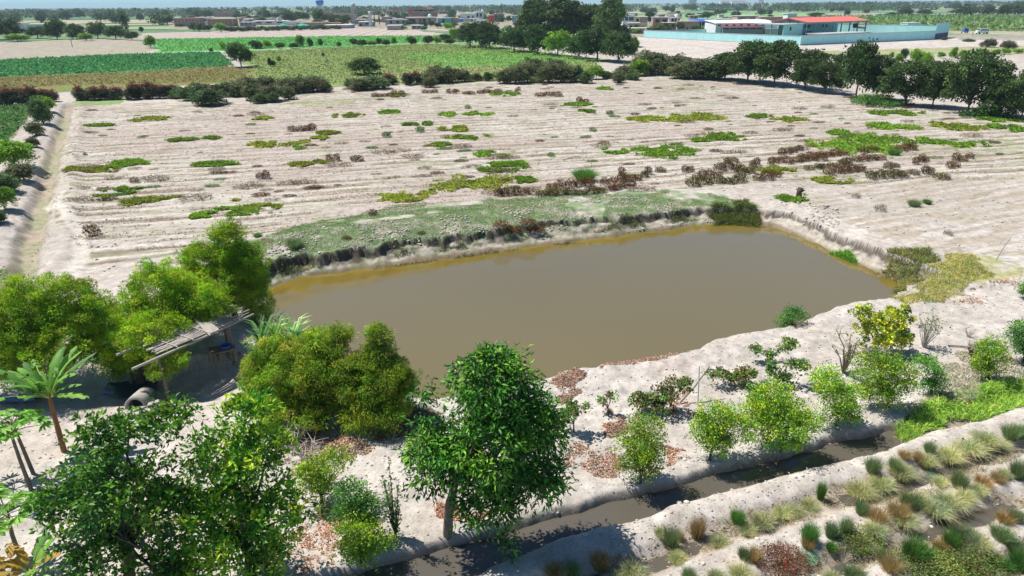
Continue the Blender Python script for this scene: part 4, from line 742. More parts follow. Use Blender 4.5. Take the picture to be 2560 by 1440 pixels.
for kd, cx, b_, tp, w, lab in [('greenscrub', 108, 310, 238, 50, 'bushy green shrub highest up the canal bank'), ('brighttree', 118, 282, 238, 40, 'yellow green bush behind the highest canal shrub'), ('scrub', 92, 338, 300, 42, 'grey shrub below the highest canal bush'), ('scrub', 82, 370, 340, 34, 'small grey shrub halfway down the canal bank'), ('brighttree', 40, 425, 350, 96, 'largest bright green bush on the canal bank'), ('scrub', 48, 452, 402, 70, 'olive bush just below the largest bright one'), ('greenscrub', 18, 485, 432, 70, 'green bush at the left edge below the olive one'), ('brighttree', 14, 525, 465, 60, 'bright green bush with a shadow on the path'), ('greenscrub', -5, 562, 515, 50, 'lowest canal bush, cut by the left edge')]:
    place_px(kd, 'canal_bush', (cx, b_), tp, w*1.15, lab, 'bush', LG)
GR = 'small dark bushes edging the light green crop'
for i, (cx, b_, tp, w) in enumerate([(558, 126, 102, 14), (528, 131, 119, 10), (640, 122, 100, 30), (668, 120, 98, 22), (700, 122, 106, 22), (735, 121, 106, 24), (752, 118, 84, 24), (776, 119, 94, 14), (802, 117, 96, 12), (848, 118, 102, 14), (885, 115, 96, 22), (905, 116, 98, 26), (930, 115, 100, 24), (948, 114, 94, 14), (965, 115, 98, 22), (985, 113, 92, 14), (1030, 112, 90, 24), (1070, 112, 88, 24), (1094, 111, 90, 20), (1125, 112, 94, 26), (675, 168, 142, 10), (697, 156, 137, 12), (682, 166, 150, 14), (808, 142, 131, 8)]):
    place_px('tree' if i % 3 else 'brighttree', 'small_bush', (cx, b_), tp, w*1.15, ('small dark bush in the row along the crop edge' if i < 20 else 'small young tree standing in the olive meadow'), 'bush', GR if i < 20 else 'young trees in the meadow')
GR = 'young papaya and citrus trees beyond the thorny trees'
for i, (cx, b_, tp, w, k) in enumerate([(2245, 160, 134, 22, 'brighttree'), (2258, 152, 120, 16, 'tree'), (2228, 146, 128, 12, 'brighttree'), (2290, 166, 122, 34, 'brighttree'), (2315, 172, 132, 30, 'brighttree'), (2352, 145, 128, 18, 'brighttree'), (2382, 150, 114, 18, 'brighttree'), (2408, 146, 122, 20, 'brighttree'), (2448, 145, 124, 26, 'brighttree'), (2490, 136, 122, 18, 'brighttree'), (2515, 136, 120, 20, 'brighttree'), (2545, 134, 120, 22, 'brighttree'), (2100, 158, 132, 26, 'greenscrub'), (2470, 118, 94, 34, 'scrub'), (2520, 122, 98, 34, 'scrub'), (2360, 100, 92, 16, 'greenscrub'), (2420, 104, 96, 30, 'greenscrub')]):
    place_px(k, 'young_tree', (cx, b_), tp, w*1.2, 'young light green orchard tree beyond the dark thorny row' if i < 12 else 'low scrub bush between the sandy lot and the road', 'tree' if i < 12 else 'bush', GR if i < 12 else 'scrub by the sandy lot')
for cx, b_, tp, w, lab in [(2180, 262, 222, 84, 'bright green weeds under the tallest thorny tree'), (2232, 268, 244, 80, 'low bright green weeds right of the tallest thorny tree'), (2470, 292, 255, 120, 'large bright green weed mound at the right end of the bare field'), (2510, 322, 306, 34, 'grey round weed clump below the green weed mound')]:
    for q in range(3 if w > 50 else 1): place_px('fountain' if q % 2 else 'green', 'weed_clump', (cx+(q-1)*w*.3 if w > 50 else cx, b_-q*2), tp, w*.62, lab, 'weeds', 'bright weeds under the thorny trees', .8)
# ---------------------------------------------------------------- weeds in the bare field
RW = 'rust brown weeds in lines above the pond'
segs = [((1240, 492), (1320, 484), 5, 'rust'), ((1370, 472), (1480, 462), 5, 'rust'), ((1345, 490), (1440, 484), 4, 'rustgreen'), ((1440, 486), (1510, 480), 3, 'rustgreen'), ((1505, 462), (1600, 448), 5, 'rust'), ((1520, 476), (1585, 468), 4, 'rust'), ((1550, 440), (1560, 438), 1, 'rust'), ((1605, 446), (1625, 432), 2, 'rustgreen'), ((1640, 430), (1660, 428), 1, 'rustgreen'), ((1705, 430), (1730, 428), 2, 'rust'), ((1720, 462), (1860, 454), 5, 'rustgreen'), ((1730, 448), (1800, 440), 4, 'rust'), ((1785, 428), (1850, 420), 3, 'rust'), ((1815, 408), (1845, 404), 2, 'rustgreen'), ((1875, 416), (1895, 412), 2, 'rust'),
 ((1840, 436), (1890, 430), 2, 'rustgreen'), ((1885, 450), (1950, 440), 3, 'rust'), ((1925, 414), (1960, 400), 3, 'rust'), ((1945, 392), (2005, 374), 4, 'rust'), ((1960, 408), (2060, 400), 5, 'rust'), ((2000, 396), (2120, 388), 6, 'rust'), ((2015, 424), (2130, 412), 6, 'rustgreen'), ((2060, 436), (2160, 426), 5, 'rust'), ((2130, 404), (2210, 398), 4, 'rust'), ((2150, 380), (2190, 378), 2, 'rust'), ((2240, 380), (2290, 372), 2, 'rust'), ((2210, 422), (2245, 418), 2, 'rustgreen'), ((2280, 412), (2320, 402), 3, 'rust'), ((2165, 448), (2290, 436), 6, 'rustgreen'), ((2305, 434), (2335, 432), 2, 'rust'), ((2340, 446), (2370, 444), 1, 'rustgreen'), ((2385, 404), (2430, 396), 3, 'rust'), ((2370, 422), (2400, 418), 2, 'rust'), ((1240, 566), (1360, 564), 4, 'rust'),
 ((930, 242), (1010, 238), 6, 'rust'), ((1060, 234), (1095, 232), 3, 'rust'), ((1120, 234), (1150, 230), 3, 'rust'), ((1160, 236), (1250, 230), 6, 'rust'), ((1290, 232), (1300, 226), 2, 'rust'), ((1340, 240), (1400, 242), 3, 'rust'), ((1440, 255), (1475, 256), 3, 'rust'), ((725, 328), (790, 326), 4, 'rust'), ((820, 402), (845, 401), 2, 'rust'), ((642, 446), (670, 445), 2, 'rust'), ((880, 402), (905, 402), 1, 'rustgreen'), ((2540, 545), (2541, 545), 0, 'rust')]
for a, b_, n, kd in segs:
    for i in range(n):
        t = (i+.5)/n; px = a[0]+(b_[0]-a[0])*t+rnd.uniform(-4, 4); py = a[1]+(b_[1]-a[1])*t+rnd.uniform(-1.5, 1.5); d = py-10; sc = d/440.0; w = max((b_[0]-a[0])/n*1.35, 20*sc); near = a[1] > 300
        place_px(kd, 'rust_weed', (px, py), py-rnd.uniform(15, 27)*min(1.15, sc+.15), w, 'bushy rust brown weed in the lines above the pond' if near and px > 1200 else ('small rust brown weed at the far end of the bare field' if py < 300 else 'rust brown weed alone in the left part of the bare field'), 'weed', RW, 1.0)
for px, py, w, kd, lab in [(337, 457, 22, 'rust', 'lone dark brown weed left of the vine patches'), (230, 586, 38, 'rust', 'lone dark brown weed beside the pale path'), (932, 540, 22, 'rust', 'single rust weed on the green bank'), (868, 612, 24, 'redmat', 'small red plant at the left end of the green bank'), (1055, 594, 22, 'redmat', 'small red plant on the middle of the green bank'), (1378, 391, 18, 'green', 'dark green sprig in the middle of the bare field'), (1461, 452, 60, 'fountain', 'grey green bush among the rust weeds'), (1525, 288, 20, 'green', 'bright green weed ball in the far field'), (1482, 328, 18, 'green', 'small green weed below the green weed ball'), (965, 342, 22, 'green', 'dark green weed in the middle left of the bare field'), (1050, 330, 24, 'green', 'round green weed right of the dark green one'), (1170, 272, 16, 'green', 'tiny green weed below the scrub edge'), (2285, 515, 34, 'dark', 'grey green tuft pair, left one, in the right hand field'), (2317, 508, 22, 'fountain', 'grey green tuft pair, right one, in the right hand field'), (2235, 388, 30, 'fountain', 'grey weed ball between rust weeds at the right'), (2370, 586, 22, 'drab', 'dark dry weed near the right edge of the stubble'), (2200, 528, 30, 'drab', 'flat dark dry weed on the pale ground'), (2140, 494, 22, 'drab', 'flat dark dry weed right of the stump'), (213, 388, 10, 'green', 'little green sprout near the left ditch'), (740, 632, 44, 'dark', 'grass tussock at the left end of the far bank'), (648, 611, 22, 'fountain', 'pale green tuft by the tallest feathery tree')]:
    X, Y = G(px, py); w_ = w/ppm(X, Y); K[kd].put('field_weed', X, Y, hz(X, Y)-.02, w_, w_, w_*(.9 if kd in ('green', 'drab', 'redmat', 'rust') else .75), rnd.uniform(0, 6), lab, 'weed', None, rnd.randrange(6))
g = np.random.default_rng(5); cnt = 0; DW = 'little drab weeds scattered over the bare field'
while cnt < 270:
    px = g.uniform(190, 2500); py = 205+g.random()**1.2*300; X, Y = G(px, py)
    if not inpoly(np.array([X]), np.array([Y]), FIELD)[0]: continue
    if fbm(np.array([X*.05]), np.array([Y*.08]), 2, 300)[0] < .42: continue
    k = ['drab', 'drab', 'drab', 'green', 'rustgreen', 'rust'][g.integers(6)]; w_ = g.uniform(.35, 1.1)*(1.3 if k == 'drab' else .8); vv = Y*RC-X*RS
    cnt += 1; K[k].put('small_weed', X, Y, hz(X, Y)-.03, w_*1.6, w_*.8, w_*.42, g.uniform(-.2, .2)+ROWA, {'drab': 'small greyish dry weed on the bare field', 'green': 'small green weed on the bare field', 'rustgreen': 'small brown and green weed on the bare field', 'rust': 'small dark brown weed on the bare field'}[k], 'weed', DW, int(g.integers(6)))
def scatter(name, n, f, C, D, L, W, pal, m, label, cat=None, var=.25, w=None):
    o = obj(name, leaves(name, C, D, L, W, palette(f, len(C), pal, var, w), rng=f), M[m]); return tag(o, label, cat, None, 'stuff')
# fine dry litter and stubble on the bare field
g = np.random.default_rng(9); n = 90000; px = g.uniform(120, 2600, n); py = 205+g.random(n)**1.1*420; dxy = np.array([G(a, b_) for a, b_ in zip(px, py)]); X, Y = dxy[:, 0], dxy[:, 1]
k = inpoly(X, Y, FIELD); uu = X*RC+Y*RS; vv = Y*RC-X*RS+(fbm(X*.12, Y*.12, 2, 31)-.5)*1.0; tr = np.abs(np.sin(vv*math.pi/1.75)); k &= (tr > .55) & (fbm(uu*.30, vv*2.6, 3, 160) > .50); X, Y = X[k], Y[k]
C = np.stack([X, Y, hgt(X, Y)], 1); D = g.normal(size=C.shape)*[1, 1, .3]+[0, 0, .5]
scatter('dry_weeds', len(C), g, C, D, .16*(.5+g.random(len(C))), .035, [(.15, .10, .075), (.12, .085, .06), (.11, .13, .055), (.22, .18, .14)], 'litter', 'thin dry weeds along the old crop rows of the bare field', 'dry weeds')
# ---------------------------------------------------------------- bright creeping vine patches
VP = 'bright creeping vine patches on the bare field'
patches = [(2060, 368, 60, 14), (2130, 366, 170, 40), (2200, 352, 170, 26), (2110, 335, 50, 20), (2180, 345, 120, 22), (2235, 318, 100, 22), (1700, 299, 190, 12), (1745, 292, 100, 18), (1665, 380, 150, 28), (1535, 377, 50, 12), (1805, 342, 90, 18), (1760, 352, 40, 8), (1610, 297, 70, 8), (1905, 292, 60, 12), (1975, 300, 70, 10), (2240, 283, 110, 12), (2400, 318, 110, 16), (2360, 312, 60, 10), (1258, 420, 110, 24), (1280, 412, 70, 12), (1190, 457, 190, 40), (1290, 452, 80, 14), (1010, 493, 140, 24), (1080, 478, 60, 10), (1240, 386, 90, 12), (1105, 362, 40, 10), (1165, 286, 110, 10), (1045, 311, 60, 8), (970, 280, 50, 9), (870, 289, 60, 10), (995, 240, 28, 7), (1265, 236, 60, 9), (1440, 262, 60, 6), (1470, 279, 40, 8), (1515, 222, 30, 6), (690, 360, 110, 14), (785, 350, 60, 12), (740, 371, 26, 6), (820, 333, 40, 6), (775, 410, 80, 12), (655, 297, 36, 6), (375, 298, 90, 8), (240, 315, 60, 4), (460, 350, 50, 7), (525, 346, 30, 6), (535, 412, 100, 10), (310, 410, 100, 16), (235, 426, 110, 12), (295, 484, 100, 18), (330, 470, 50, 8), (375, 503, 130, 22), (600, 530, 150, 26), (520, 540, 80, 14), (650, 520, 80, 16), (2000, 500, 90, 18), (1945, 430, 70, 22), (2080, 452, 90, 12), (2340, 355, 50, 20), (2420, 362, 100, 14), (1165, 345, 100, 12), (1150, 322, 90, 12), (2540, 300, 60, 12), (2530, 322, 70, 20), (2480, 300, 50, 8), (575, 502, 30, 8)]
for i, (cx, cy, w, h) in enumerate(patches):
    g = np.random.default_rng(400+i); X, Y = G(cx, cy); p = ppm(X, Y); rx = w/p*.58; h *= 1.15; ry = abs(G(cx, cy-h/2)[1]-G(cx, cy+h/2)[1])*.5; nr = max(5, int(5*(rx*ry)**.5)+4); P = []
    for r_ in range(nr*3):
        a0 = g.uniform(0, 6.28); q = np.array([math.cos(a0)*rx, math.sin(a0)*ry])*g.random()**.6*.6; hd = g.uniform(-.5, .5)+(0 if g.random() < .5 else math.pi); st = max(.09, rx/22)
        for s in range(26):
            hd += g.normal()*.35; q = q+np.array([math.cos(hd), math.sin(hd)*min(1, ry/rx*1.3)])*st
            if (q[0]/rx)**2+(q[1]/ry)**2 > 1.15: break
            P.append(q.copy())
    P = np.array(P) if len(P) else np.zeros((1, 2)); rp = max(2, min(14, int(5600/len(P)))); P = np.repeat(P, rp, 0)+g.normal(size=(len(P)*rp, 2))*.10*min(2, 40/p)
    P = P[(fbm(P[:, 0]*.9+i*7.3, P[:, 1]*.9, 3, 600) > .42+.11*((P[:, 0]/rx)**2+(P[:, 1]/ry)**2))]
    if len(P) < 30: P = g.normal(size=(60, 2))*[rx*.4, ry*.4]
    if len(P) > 7000: P = P[g.permutation(len(P))[:7000]]
    ca, sa = math.cos(.15), math.sin(.15); PX = X+P[:, 0]*ca-P[:, 1]*sa; PYY = Y+P[:, 0]*sa+P[:, 1]*ca; bz = hz(X, Y)
    C = np.stack([PX-X, PYY-Y, hgt(PX, PYY)-bz+.02+g.random(len(PX))*.07], 1); L = .14*max(1, min(2.2, 42/p)); yl = g.random() < .2 or i in (22, 36, 41, 6, 16)
    col = palette(g, len(C), [(.12, .23, .02), (.18, .27, .03), (.09, .19, .02)] if not yl else [(.21, .25, .03), (.27, .28, .04), (.13, .20, .03)], .18)*.92
    o = obj('creeping_vine', leaves('creeping_vine', C, g.normal(size=C.shape)*[1, 1, .25]+[0, 0, .25], L, L*.62, col, rng=g), M['grass'], None, (X, Y, bz)); side = 'left' if cx < 850 else ('middle' if cx < 1500 else 'right')
    tag(o, ('yellowish' if yl else 'bright green')+' creeping vine patch '+('large and spreading ' if w > 120 else ('narrow ' if h < 10 else ''))+{'left': 'in the left third of the bare field', 'middle': 'in the middle of the bare field', 'right': 'towards the right of the bare field'}[side], 'vine patch', VP)
# ---------------------------------------------------------------- grass tufts in the planted furrows in front
TG = 'grass tufts in the furrows at the lower right'
tufts = [('brown', 1500, 1425, 1362, 80), ('dark', 1432, 1445, 1395, 60), ('brown', 1385, 1445, 1405, 70), ('pale', 1580, 1440, 1385, 80), ('pale', 1540, 1452, 1405, 60), ('dark', 1675, 1372, 1300, 60), ('brown', 1742, 1345, 1275, 55), ('brown', 1700, 1352, 1322, 30), ('pale', 1695, 1402, 1352, 66), ('pale', 1650, 1335, 1310, 40), ('pale', 1800, 1362, 1320, 74), ('fountain', 1842, 1312, 1255, 54), ('pale', 1905, 1316, 1265, 74), ('pale', 1955, 1292, 1250, 64), ('pale', 1868, 1332, 1300, 60), ('fountain', 2050, 1250, 1185, 36), ('pale', 2022, 1268, 1230, 66), ('pale', 1985, 1285, 1245, 60),
 ('dark', 2180, 1182, 1122, 56), ('dark', 2232, 1188, 1140, 44), ('pale', 2150, 1240, 1185, 84), ('pale', 2200, 1225, 1172, 90), ('pale', 2250, 1200, 1145, 80), ('brown', 2262, 1142, 1112, 54), ('brown', 2292, 1150, 1120, 34), ('pale', 2310, 1166, 1122, 76), ('dark', 2322, 1132, 1092, 38), ('pale', 2370, 1154, 1103, 96), ('pale', 2420, 1135, 1085, 92), ('pale', 2462, 1115, 1072, 84), ('dark', 2522, 1105, 1058, 60), ('fountain', 2548, 1096, 1050, 60), ('pale', 2500, 1122, 1085, 60), ('fountain', 2022, 1358, 1293, 56), ('brown', 2018, 1370, 1322, 44), ('dark', 2076, 1342, 1272, 44), ('dark', 2112, 1332, 1262, 48), ('mat', 2122, 1362, 1322, 96), ('fountain', 2076, 1378, 1348, 42), ('pale', 2185, 1342, 1298, 84), ('dark', 2152, 1284, 1238, 54), ('brown', 2192, 1302, 1250, 64), ('brown', 2242, 1292, 1228, 84), ('dark', 2272, 1272, 1212, 62), ('pale', 2258, 1312, 1268, 84), ('pale', 2330, 1285, 1228, 96), ('pale', 2372, 1268, 1218, 90), ('pale', 2412, 1252, 1208, 76), ('pale', 2445, 1235, 1196, 60), ('dark', 2396, 1218, 1162, 54), ('brown', 2455, 1215, 1178, 60), ('brown', 2492, 1202, 1165, 52), ('pale', 2512, 1192, 1160, 52), ('dark', 2542, 1192, 1135, 60), ('pale', 2350, 1210, 1180, 50),
 ('redmat', 1935, 1420, 1362, 100), ('brown', 1885, 1400, 1352, 56), ('dark', 1860, 1395, 1360, 44), ('mint', 2010, 1402, 1374, 66), ('pale', 1850, 1445, 1392, 90), ('dark', 1722, 1448, 1408, 54), ('pale', 1790, 1450, 1405, 60), ('mint', 2332, 1192, 1168, 50), ('fountain', 2285, 1395, 1322, 88), ('dark', 2212, 1405, 1362, 54), ('brown', 2225, 1425, 1374, 74), ('mat', 2300, 1432, 1388, 150), ('dark', 2392, 1352, 1288, 54), ('fountain', 2372, 1368, 1308, 54), ('dark', 2426, 1352, 1298, 52), ('brown', 2352, 1374, 1338, 64), ('pale', 2445, 1374, 1320, 84), ('dark', 2502, 1345, 1298, 74), ('brown', 2512, 1304, 1262, 56), ('dark', 2538, 1302, 1258, 54), ('mat', 2400, 1408, 1370, 120), ('mat', 2350, 1445, 1405, 120), ('fountain', 2502, 1425, 1368, 76), ('fountain', 2552, 1425, 1362, 76), ('dark', 2532, 1385, 1340, 60), ('dark', 2135, 1445, 1402, 76), ('pale', 2080, 1450, 1412, 60), ('brown', 2440, 1445, 1400, 70), ('pale', 2480, 1455, 1410, 70)]
TL = {'pale': 'pale straw green grass tuft', 'dark': 'dark green upright tuft', 'brown': 'orange brown dry tuft', 'fountain': 'bright green rounded tuft', 'mat': 'low dark green leafy mat', 'redmat': 'dark red low leafy mat', 'mint': 'minty pale green low mat'}
TC = {'mat': 'plant', 'redmat': 'plant', 'mint': 'plant'}
for kd, cx, b_, tp, w in tufts:
    x, y = G(cx, b_); v = vcoord(x, y); fr = 'in the furrow next to the ditch' if v > 10.2 else ('in the second furrow from the ditch' if v > 8.6 else 'in the third furrow from the ditch')
    X, Y, h = HT(cx, b_, tp, hz(x, y)); w_ = w/ppm(X, Y); s_ = 1.05 if kd in ('mat', 'redmat', 'mint') else .72; zz = (h*1.0 if kd in ('mat', 'redmat', 'mint') else h*.95)
    for q in range(2 if (kd in ('mat', 'redmat') and w > 90) else 1):
        K[kd].put('low_plant' if kd in TC else 'grass_tuft', X+q*.35, Y+q*.1, hz(X, Y)-.02, w_*s_*rnd.uniform(.85, 1.25), w_*s_*rnd.uniform(.85, 1.2), zz*(1.3 if kd in TC else rnd.uniform(.8, 1.15)), rnd.uniform(0, 6.28), TL[kd]+' '+fr+(', at the left end' if cx < 1800 else (', by the right edge' if cx > 2480 else '')), TC.get(kd, 'grass tuft'), TG, rnd.randrange(6))
def blade_area(name, polys, n, L, W, pal, label, seed, up=1.4, droop=.5, tip=None, cond=None, z0=0, m='grass', gain=1):
    g = np.random.default_rng(seed); P = [gp(q) if max(a[0] for a in q) > 60 or True else q for q in polys]; XX = []; YY = []
    for p in P:
        xs_ = [q[0] for q in p]; yy = [q[1] for q in p]; A = (max(xs_)-min(xs_))*(max(yy)-min(yy)); k = n*3; x = g.uniform(min(xs_), max(xs_), k); y = g.uniform(min(yy), max(yy), k); i = inpoly(x+(fbm(x*.9, y*.9, 3, 71)-.5)*1.6, y+(fbm(x*.9, y*.9, 3, 72)-.5)*1.6, p); x, y = x[i], y[i]
        m_ = int(n/len(P)); XX.append(x[:m_]); YY.append(y[:m_])
    X = np.concatenate(XX); Y = np.concatenate(YY)
    if cond is not None: k = cond(X, Y); X, Y = X[k], Y[k]
    C = np.stack([X, Y, hgt(X, Y)+z0], 1); D = g.normal(size=C.shape)*[.55, .55, .2]+[0, 0, up]
    o = obj(name, blades(name, C, D, L*(.5+g.random(len(C))), W, palette(g, len(C), pal, .2), droop, g, tip), M[m]); return tag(o, label, 'grass', None, 'stuff')
blade_area('ditch_grass', [[(2215, 1100), (2240, 1060), (2400, 996), (2600, 930), (2750, 890), (2750, 960), (2600, 1000), (2400, 1060), (2250, 1108)]], 20000, .36, .02, [(.16, .33, .04), (.24, .38, .06), (.12, .26, .03), (.30, .36, .09)], 'bright green grass filling the upper end of the ditch', 1, 1.2, .9, (.30, .36, .12), lambda X, Y: (vcoord(X, Y) > 12.35) & (vcoord(X, Y) < 13.5) & (ucoord(X, Y) > 17.5), .06)
blade_area('bank_grass', [[(2225, 745), (2290, 705), (2380, 640), (2440, 640), (2480, 690), (2380, 735), (2250, 762)]], 9000, .20, .02, [(.25, .24, .07), (.20, .24, .06), (.30, .27, .12)], 'olive yellow grass on the right end of the pond bank', 2, 1.0, .9)
blade_area('bank_grass', [[(2190, 665), (2230, 632), (2340, 628), (2350, 650), (2300, 690), (2250, 690)], [(2200, 655), (2270, 690), (2260, 700), (2190, 668)]], 9000, .34, .022, [(.12, .15, .05), (.08, .11, .035), (.17, .22, .05), (.19, .14, .07)], 'dark green and brown grass hump on the right pond bank', 3, 1.0, .8)
blade_area('bank_grass', [[(2040, 612), (2060, 596), (2130, 612), (2170, 640), (2150, 655), (2080, 634)]], 8000, .36, .022, [(.09, .22, .03), (.13, .28, .04), (.06, .15, .025)], 'vivid green grass clump on the right pond bank', 4, 1.0, .8)
blade_area('bank_grass', [[(1775, 556), (1790, 522), (1860, 506), (1900, 528), (1922, 562), (1850, 556)]], 9000, .40, .024, [(.08, .13, .03), (.11, .19, .035), (.06, .09, .025), (.16, .10, .05)], 'dark green grassy mound at the far corner of the pond', 5, 1.0, .7)
blade_area('cliff_grass', [[(668, 712), (690, 655), (800, 640), (1000, 618), (1240, 592), (1460, 566), (1700, 520), (1760, 540), (1500, 596), (1200, 632), (900, 676), (700, 712)]], 52000, .30, .022, [(.085, .12, .05), (.11, .13, .06), (.20, .17, .10), (.05, .075, .03)], 'dull green dry grass hanging over the eroded far bank', 6, .9, 1.0, None, lambda X, Y: (lambda s: (s > .28) & (s < 1.5) & (fbm(X*.55, Y*.55, 2, 400) > .40+.010*(X+12)))(segdist(X, Y, POND, True)))
blade_area('bank_lawn', [[(600, 740), (560, 640), (700, 578), (1000, 512), (1240, 498), (1640, 474), (1790, 486), (1910, 520), (1760, 535), (1500, 568), (1100, 612), (840, 652), (690, 700)]], 120000, .11, .012, [(.10, .18, .06), (.13, .21, .07), (.08, .15, .045), (.20, .22, .11)], 'short green weeds covering the spoil bank beyond the pond', 7, .8, .8, None, lambda X, Y: (fbm(X*.4, Y*.4, 3, 410) > .43) & (segdist(X, Y, POND, True) > .9))
blade_area('path_weeds', [[(130, 480), (175, 262), (195, 262), (160, 480), (110, 640), (60, 700), (90, 560)]], 9000, .16, .03, [(.10, .16, .05), (.20, .18, .09), (.15, .10, .06)], 'dry weeds growing in the canal beside the bare field', 8, .8, .8, None, lambda X, Y: fbm(X*.4, Y*.4, 2, 420) > .5)
blade_area('slope_weeds', [[(2370, 930), (2420, 880), (2560, 900), (2560, 950), (2380, 1000), (2300, 1040), (2260, 1030)]], 5000, .14, .018, [(.22, .20, .14), (.16, .18, .11), (.28, .25, .2)], 'thin greyish weeds on the slope above the ditch grass', 9, .8, .8)
# green meadow, crops and cane as textured stands
def crop(name, poly, n, L, W, pal, label, seed, h=.3):
    g = np.random.default_rng(seed); p = gp(poly); xs_ = [q[0] for q in p]; yy = [q[1] for q in p]; x = g.uniform(min(xs_), max(xs_), n*3); y = g.uniform(min(yy), max(yy), n*3); i = inpoly(x, y, p); x, y = x[i][:n], y[i][:n]
    C = np.stack([x, y, g.random(len(x))*h], 1); D = g.normal(size=C.shape)*[1, 1, .25]+[0, 0, .35]; o = obj(name, leaves(name, C, D, L, W, palette(g, len(x), pal, .22), rng=g), M['grass']); return tag(o, label, 'crop', None, 'stuff')
crop('meadow_grass', [(640, 178), (600, 130), (1060, 112), (1210, 114), (1340, 129), (1500, 150), (1480, 192), (880, 212), (640, 222)], 26000, .45, .22, [(.10, .16, .045), (.15, .21, .06), (.19, .20, .08), (.09, .16, .04)], 'rough olive green meadow grass', 1, .3)
crop('green_crop', [(-300, 165), (0, 153), (300, 139), (548, 133), (582, 166), (300, 180), (0, 192), (-300, 210)], 26000, .7, .3, [(.05, .18, .06), (.07, .22, .08), (.035, .12, .04)], 'dark green leafy crop field on the left', 2, .4)
crop('light_crop', [(390, 100), (820, 93), (1165, 91), (1060, 107), (560, 126), (404, 130)], 24000, .8, .35, [(.11, .27, .09), (.15, .33, .11), (.07, .2, .06)], 'light green crop field in front of the furrowed soil', 3, .4)
crop('sugar_cane', [(1980, 54), (2350, 72), (2370, 78), (2800, 79), (2800, 47), (2300, 45), (2100, 48)], 16000, 3.0, .7, [(.12, .21, .07), (.17, .27, .10), (.22, .27, .13), (.08, .15, .05)], 'tall pale green sugar cane beyond the turquoise walls', 4, 2.0)
crop('weedy_verge', [(-200, 275), (76, 268), (62, 305), (20, 352), (-200, 420)], 12000, .5, .2, [(.05, .17, .05), (.08, .20, .06), (.14, .18, .06)], 'green crop left of the canal bank', 5, .25)
crop('olive_verge', [(-300, 212), (0, 194), (300, 182), (582, 168), (640, 176), (560, 206), (150, 214), (-300, 250)], 9000, .4, .16, [(.17, .13, .05), (.14, .15, .05), (.2, .17, .08)], 'brownish olive fallow strip behind the oleander hedge', 6, .15)
# dead leaves under the trees, clods and pebbles
def litter(polys, n, label, seed, pal, L=.075):
    g = np.random.default_rng(seed); X = []; Y = []
    for q in polys:
        p = gp(q); xs_ = [a[0] for a in p]; yy = [a[1] for a in p]; n = int(n); x = g.uniform(min(xs_)-.3, max(xs_)+.3, n*2); y = g.uniform(min(yy)-.3, max(yy)+.3, n*2); i = inpoly(x+(fbm(x*2, y*2, 2, 1)-.5)*1.0, y+(fbm(x*2, y*2, 2, 2)-.5)*1.0, p) & (fbm(x*1.6, y*1.6, 3, 7+seed) > .36+.32*g.random(len(x))**1.5-.06); X.append(x[i][:n]); Y.append(y[i][:n])
    X = np.concatenate(X); Y = np.concatenate(Y); C = np.stack([X, Y, hgt(X, Y)+.012+.03*g.random(len(X))], 1); D = g.normal(size=C.shape)*[1, 1, .18]
    o = obj('dead_leaves', leaves('dead_leaves', C, D, L*(.7+.5*g.random(len(C))), L*.42, palette(g, len(C), pal, .22), rng=g, fold=.3), M['litter']); tag(o, label, 'leaf litter', None, 'stuff')
RP = [(.22, .12, .095), (.27, .165, .13), (.15, .08, .06), (.32, .235, .19), (.12, .085, .065), (.25, .2, .16)]
litter([[(1500, 925), (1560, 892), (1640, 884), (1725, 872), (1715, 892), (1640, 912), (1560, 925)], [(1366, 950), (1400, 930), (1450, 925), (1455, 945), (1435, 1000), (1385, 995)]], 5600, 'pinkish dead leaves along the near edge of the pond', 1, RP)
litter([[(1515, 1040), (1555, 1035), (1565, 1080), (1525, 1088)], [(1425, 1125), (1500, 1115), (1560, 1160), (1540, 1195), (1430, 1180)], [(1650, 985), (1710, 980), (1725, 1020), (1680, 1050)], [(1650, 1120), (1710, 1115), (1720, 1150), (1660, 1160)]], 3600, 'reddish dead leaves between the mango tree and the lime bushes', 2, RP)
litter([[(930, 1100), (1000, 1050), (1060, 1015), (1095, 1030), (1060, 1085), (960, 1122)], [(700, 1175), (720, 1090), (860, 1068), (930, 1130), (890, 1160), (780, 1185)]], 7500, 'reddish dead leaves left of the mango tree', 3, RP)
litter([[(760, 1320), (850, 1265), (880, 1330), (800, 1440), (720, 1440)], [(1080, 1260), (1200, 1250), (1220, 1300), (1100, 1320)]], 3200, 'brown dead leaves in the shade of the front trees', 4, [(.25, .12, .08), (.33, .18, .12)])
litter([[(2470, 705), (2540, 698), (2545, 715), (2480, 722)], [(2380, 740), (2440, 735), (2450, 755), (2390, 760)]], 500, 'small orange leaf heap on the right bank', 5, [(.30, .16, .09), (.2, .14, .09)], .10)
litter([[(1400, 1290), (1900, 1120), (2200, 1070), (2250, 1090), (1900, 1200), (1450, 1350)], [(1500, 1370), (2000, 1220), (2400, 1100), (2500, 1110), (2000, 1260), (1600, 1400)]], 900, 'scattered dead leaves along the ditch rims', 6, RP+[(.2, .16, .1)], .09)
g = np.random.default_rng(91); n = 8000; px = g.uniform(-40, 2600, n); py = g.uniform(740, 1460, n); q = np.array([G(a, b_) for a, b_ in zip(px, py)]); k = (segdist(q[:, 0], q[:, 1], POND, True) > .3) & ~inpoly(q[:, 0], q[:, 1], POND) & (fbm(q[:, 0]*.9, q[:, 1]*.9, 3, 95) > .50); q = q[k]; C = np.stack([q[:, 0], q[:, 1], hgt(q[:, 0], q[:, 1])+.015], 1); v_ = vcoord(q[:, 0], q[:, 1]); C = C[(v_ > 13.2) | (v_ < 12.3)]
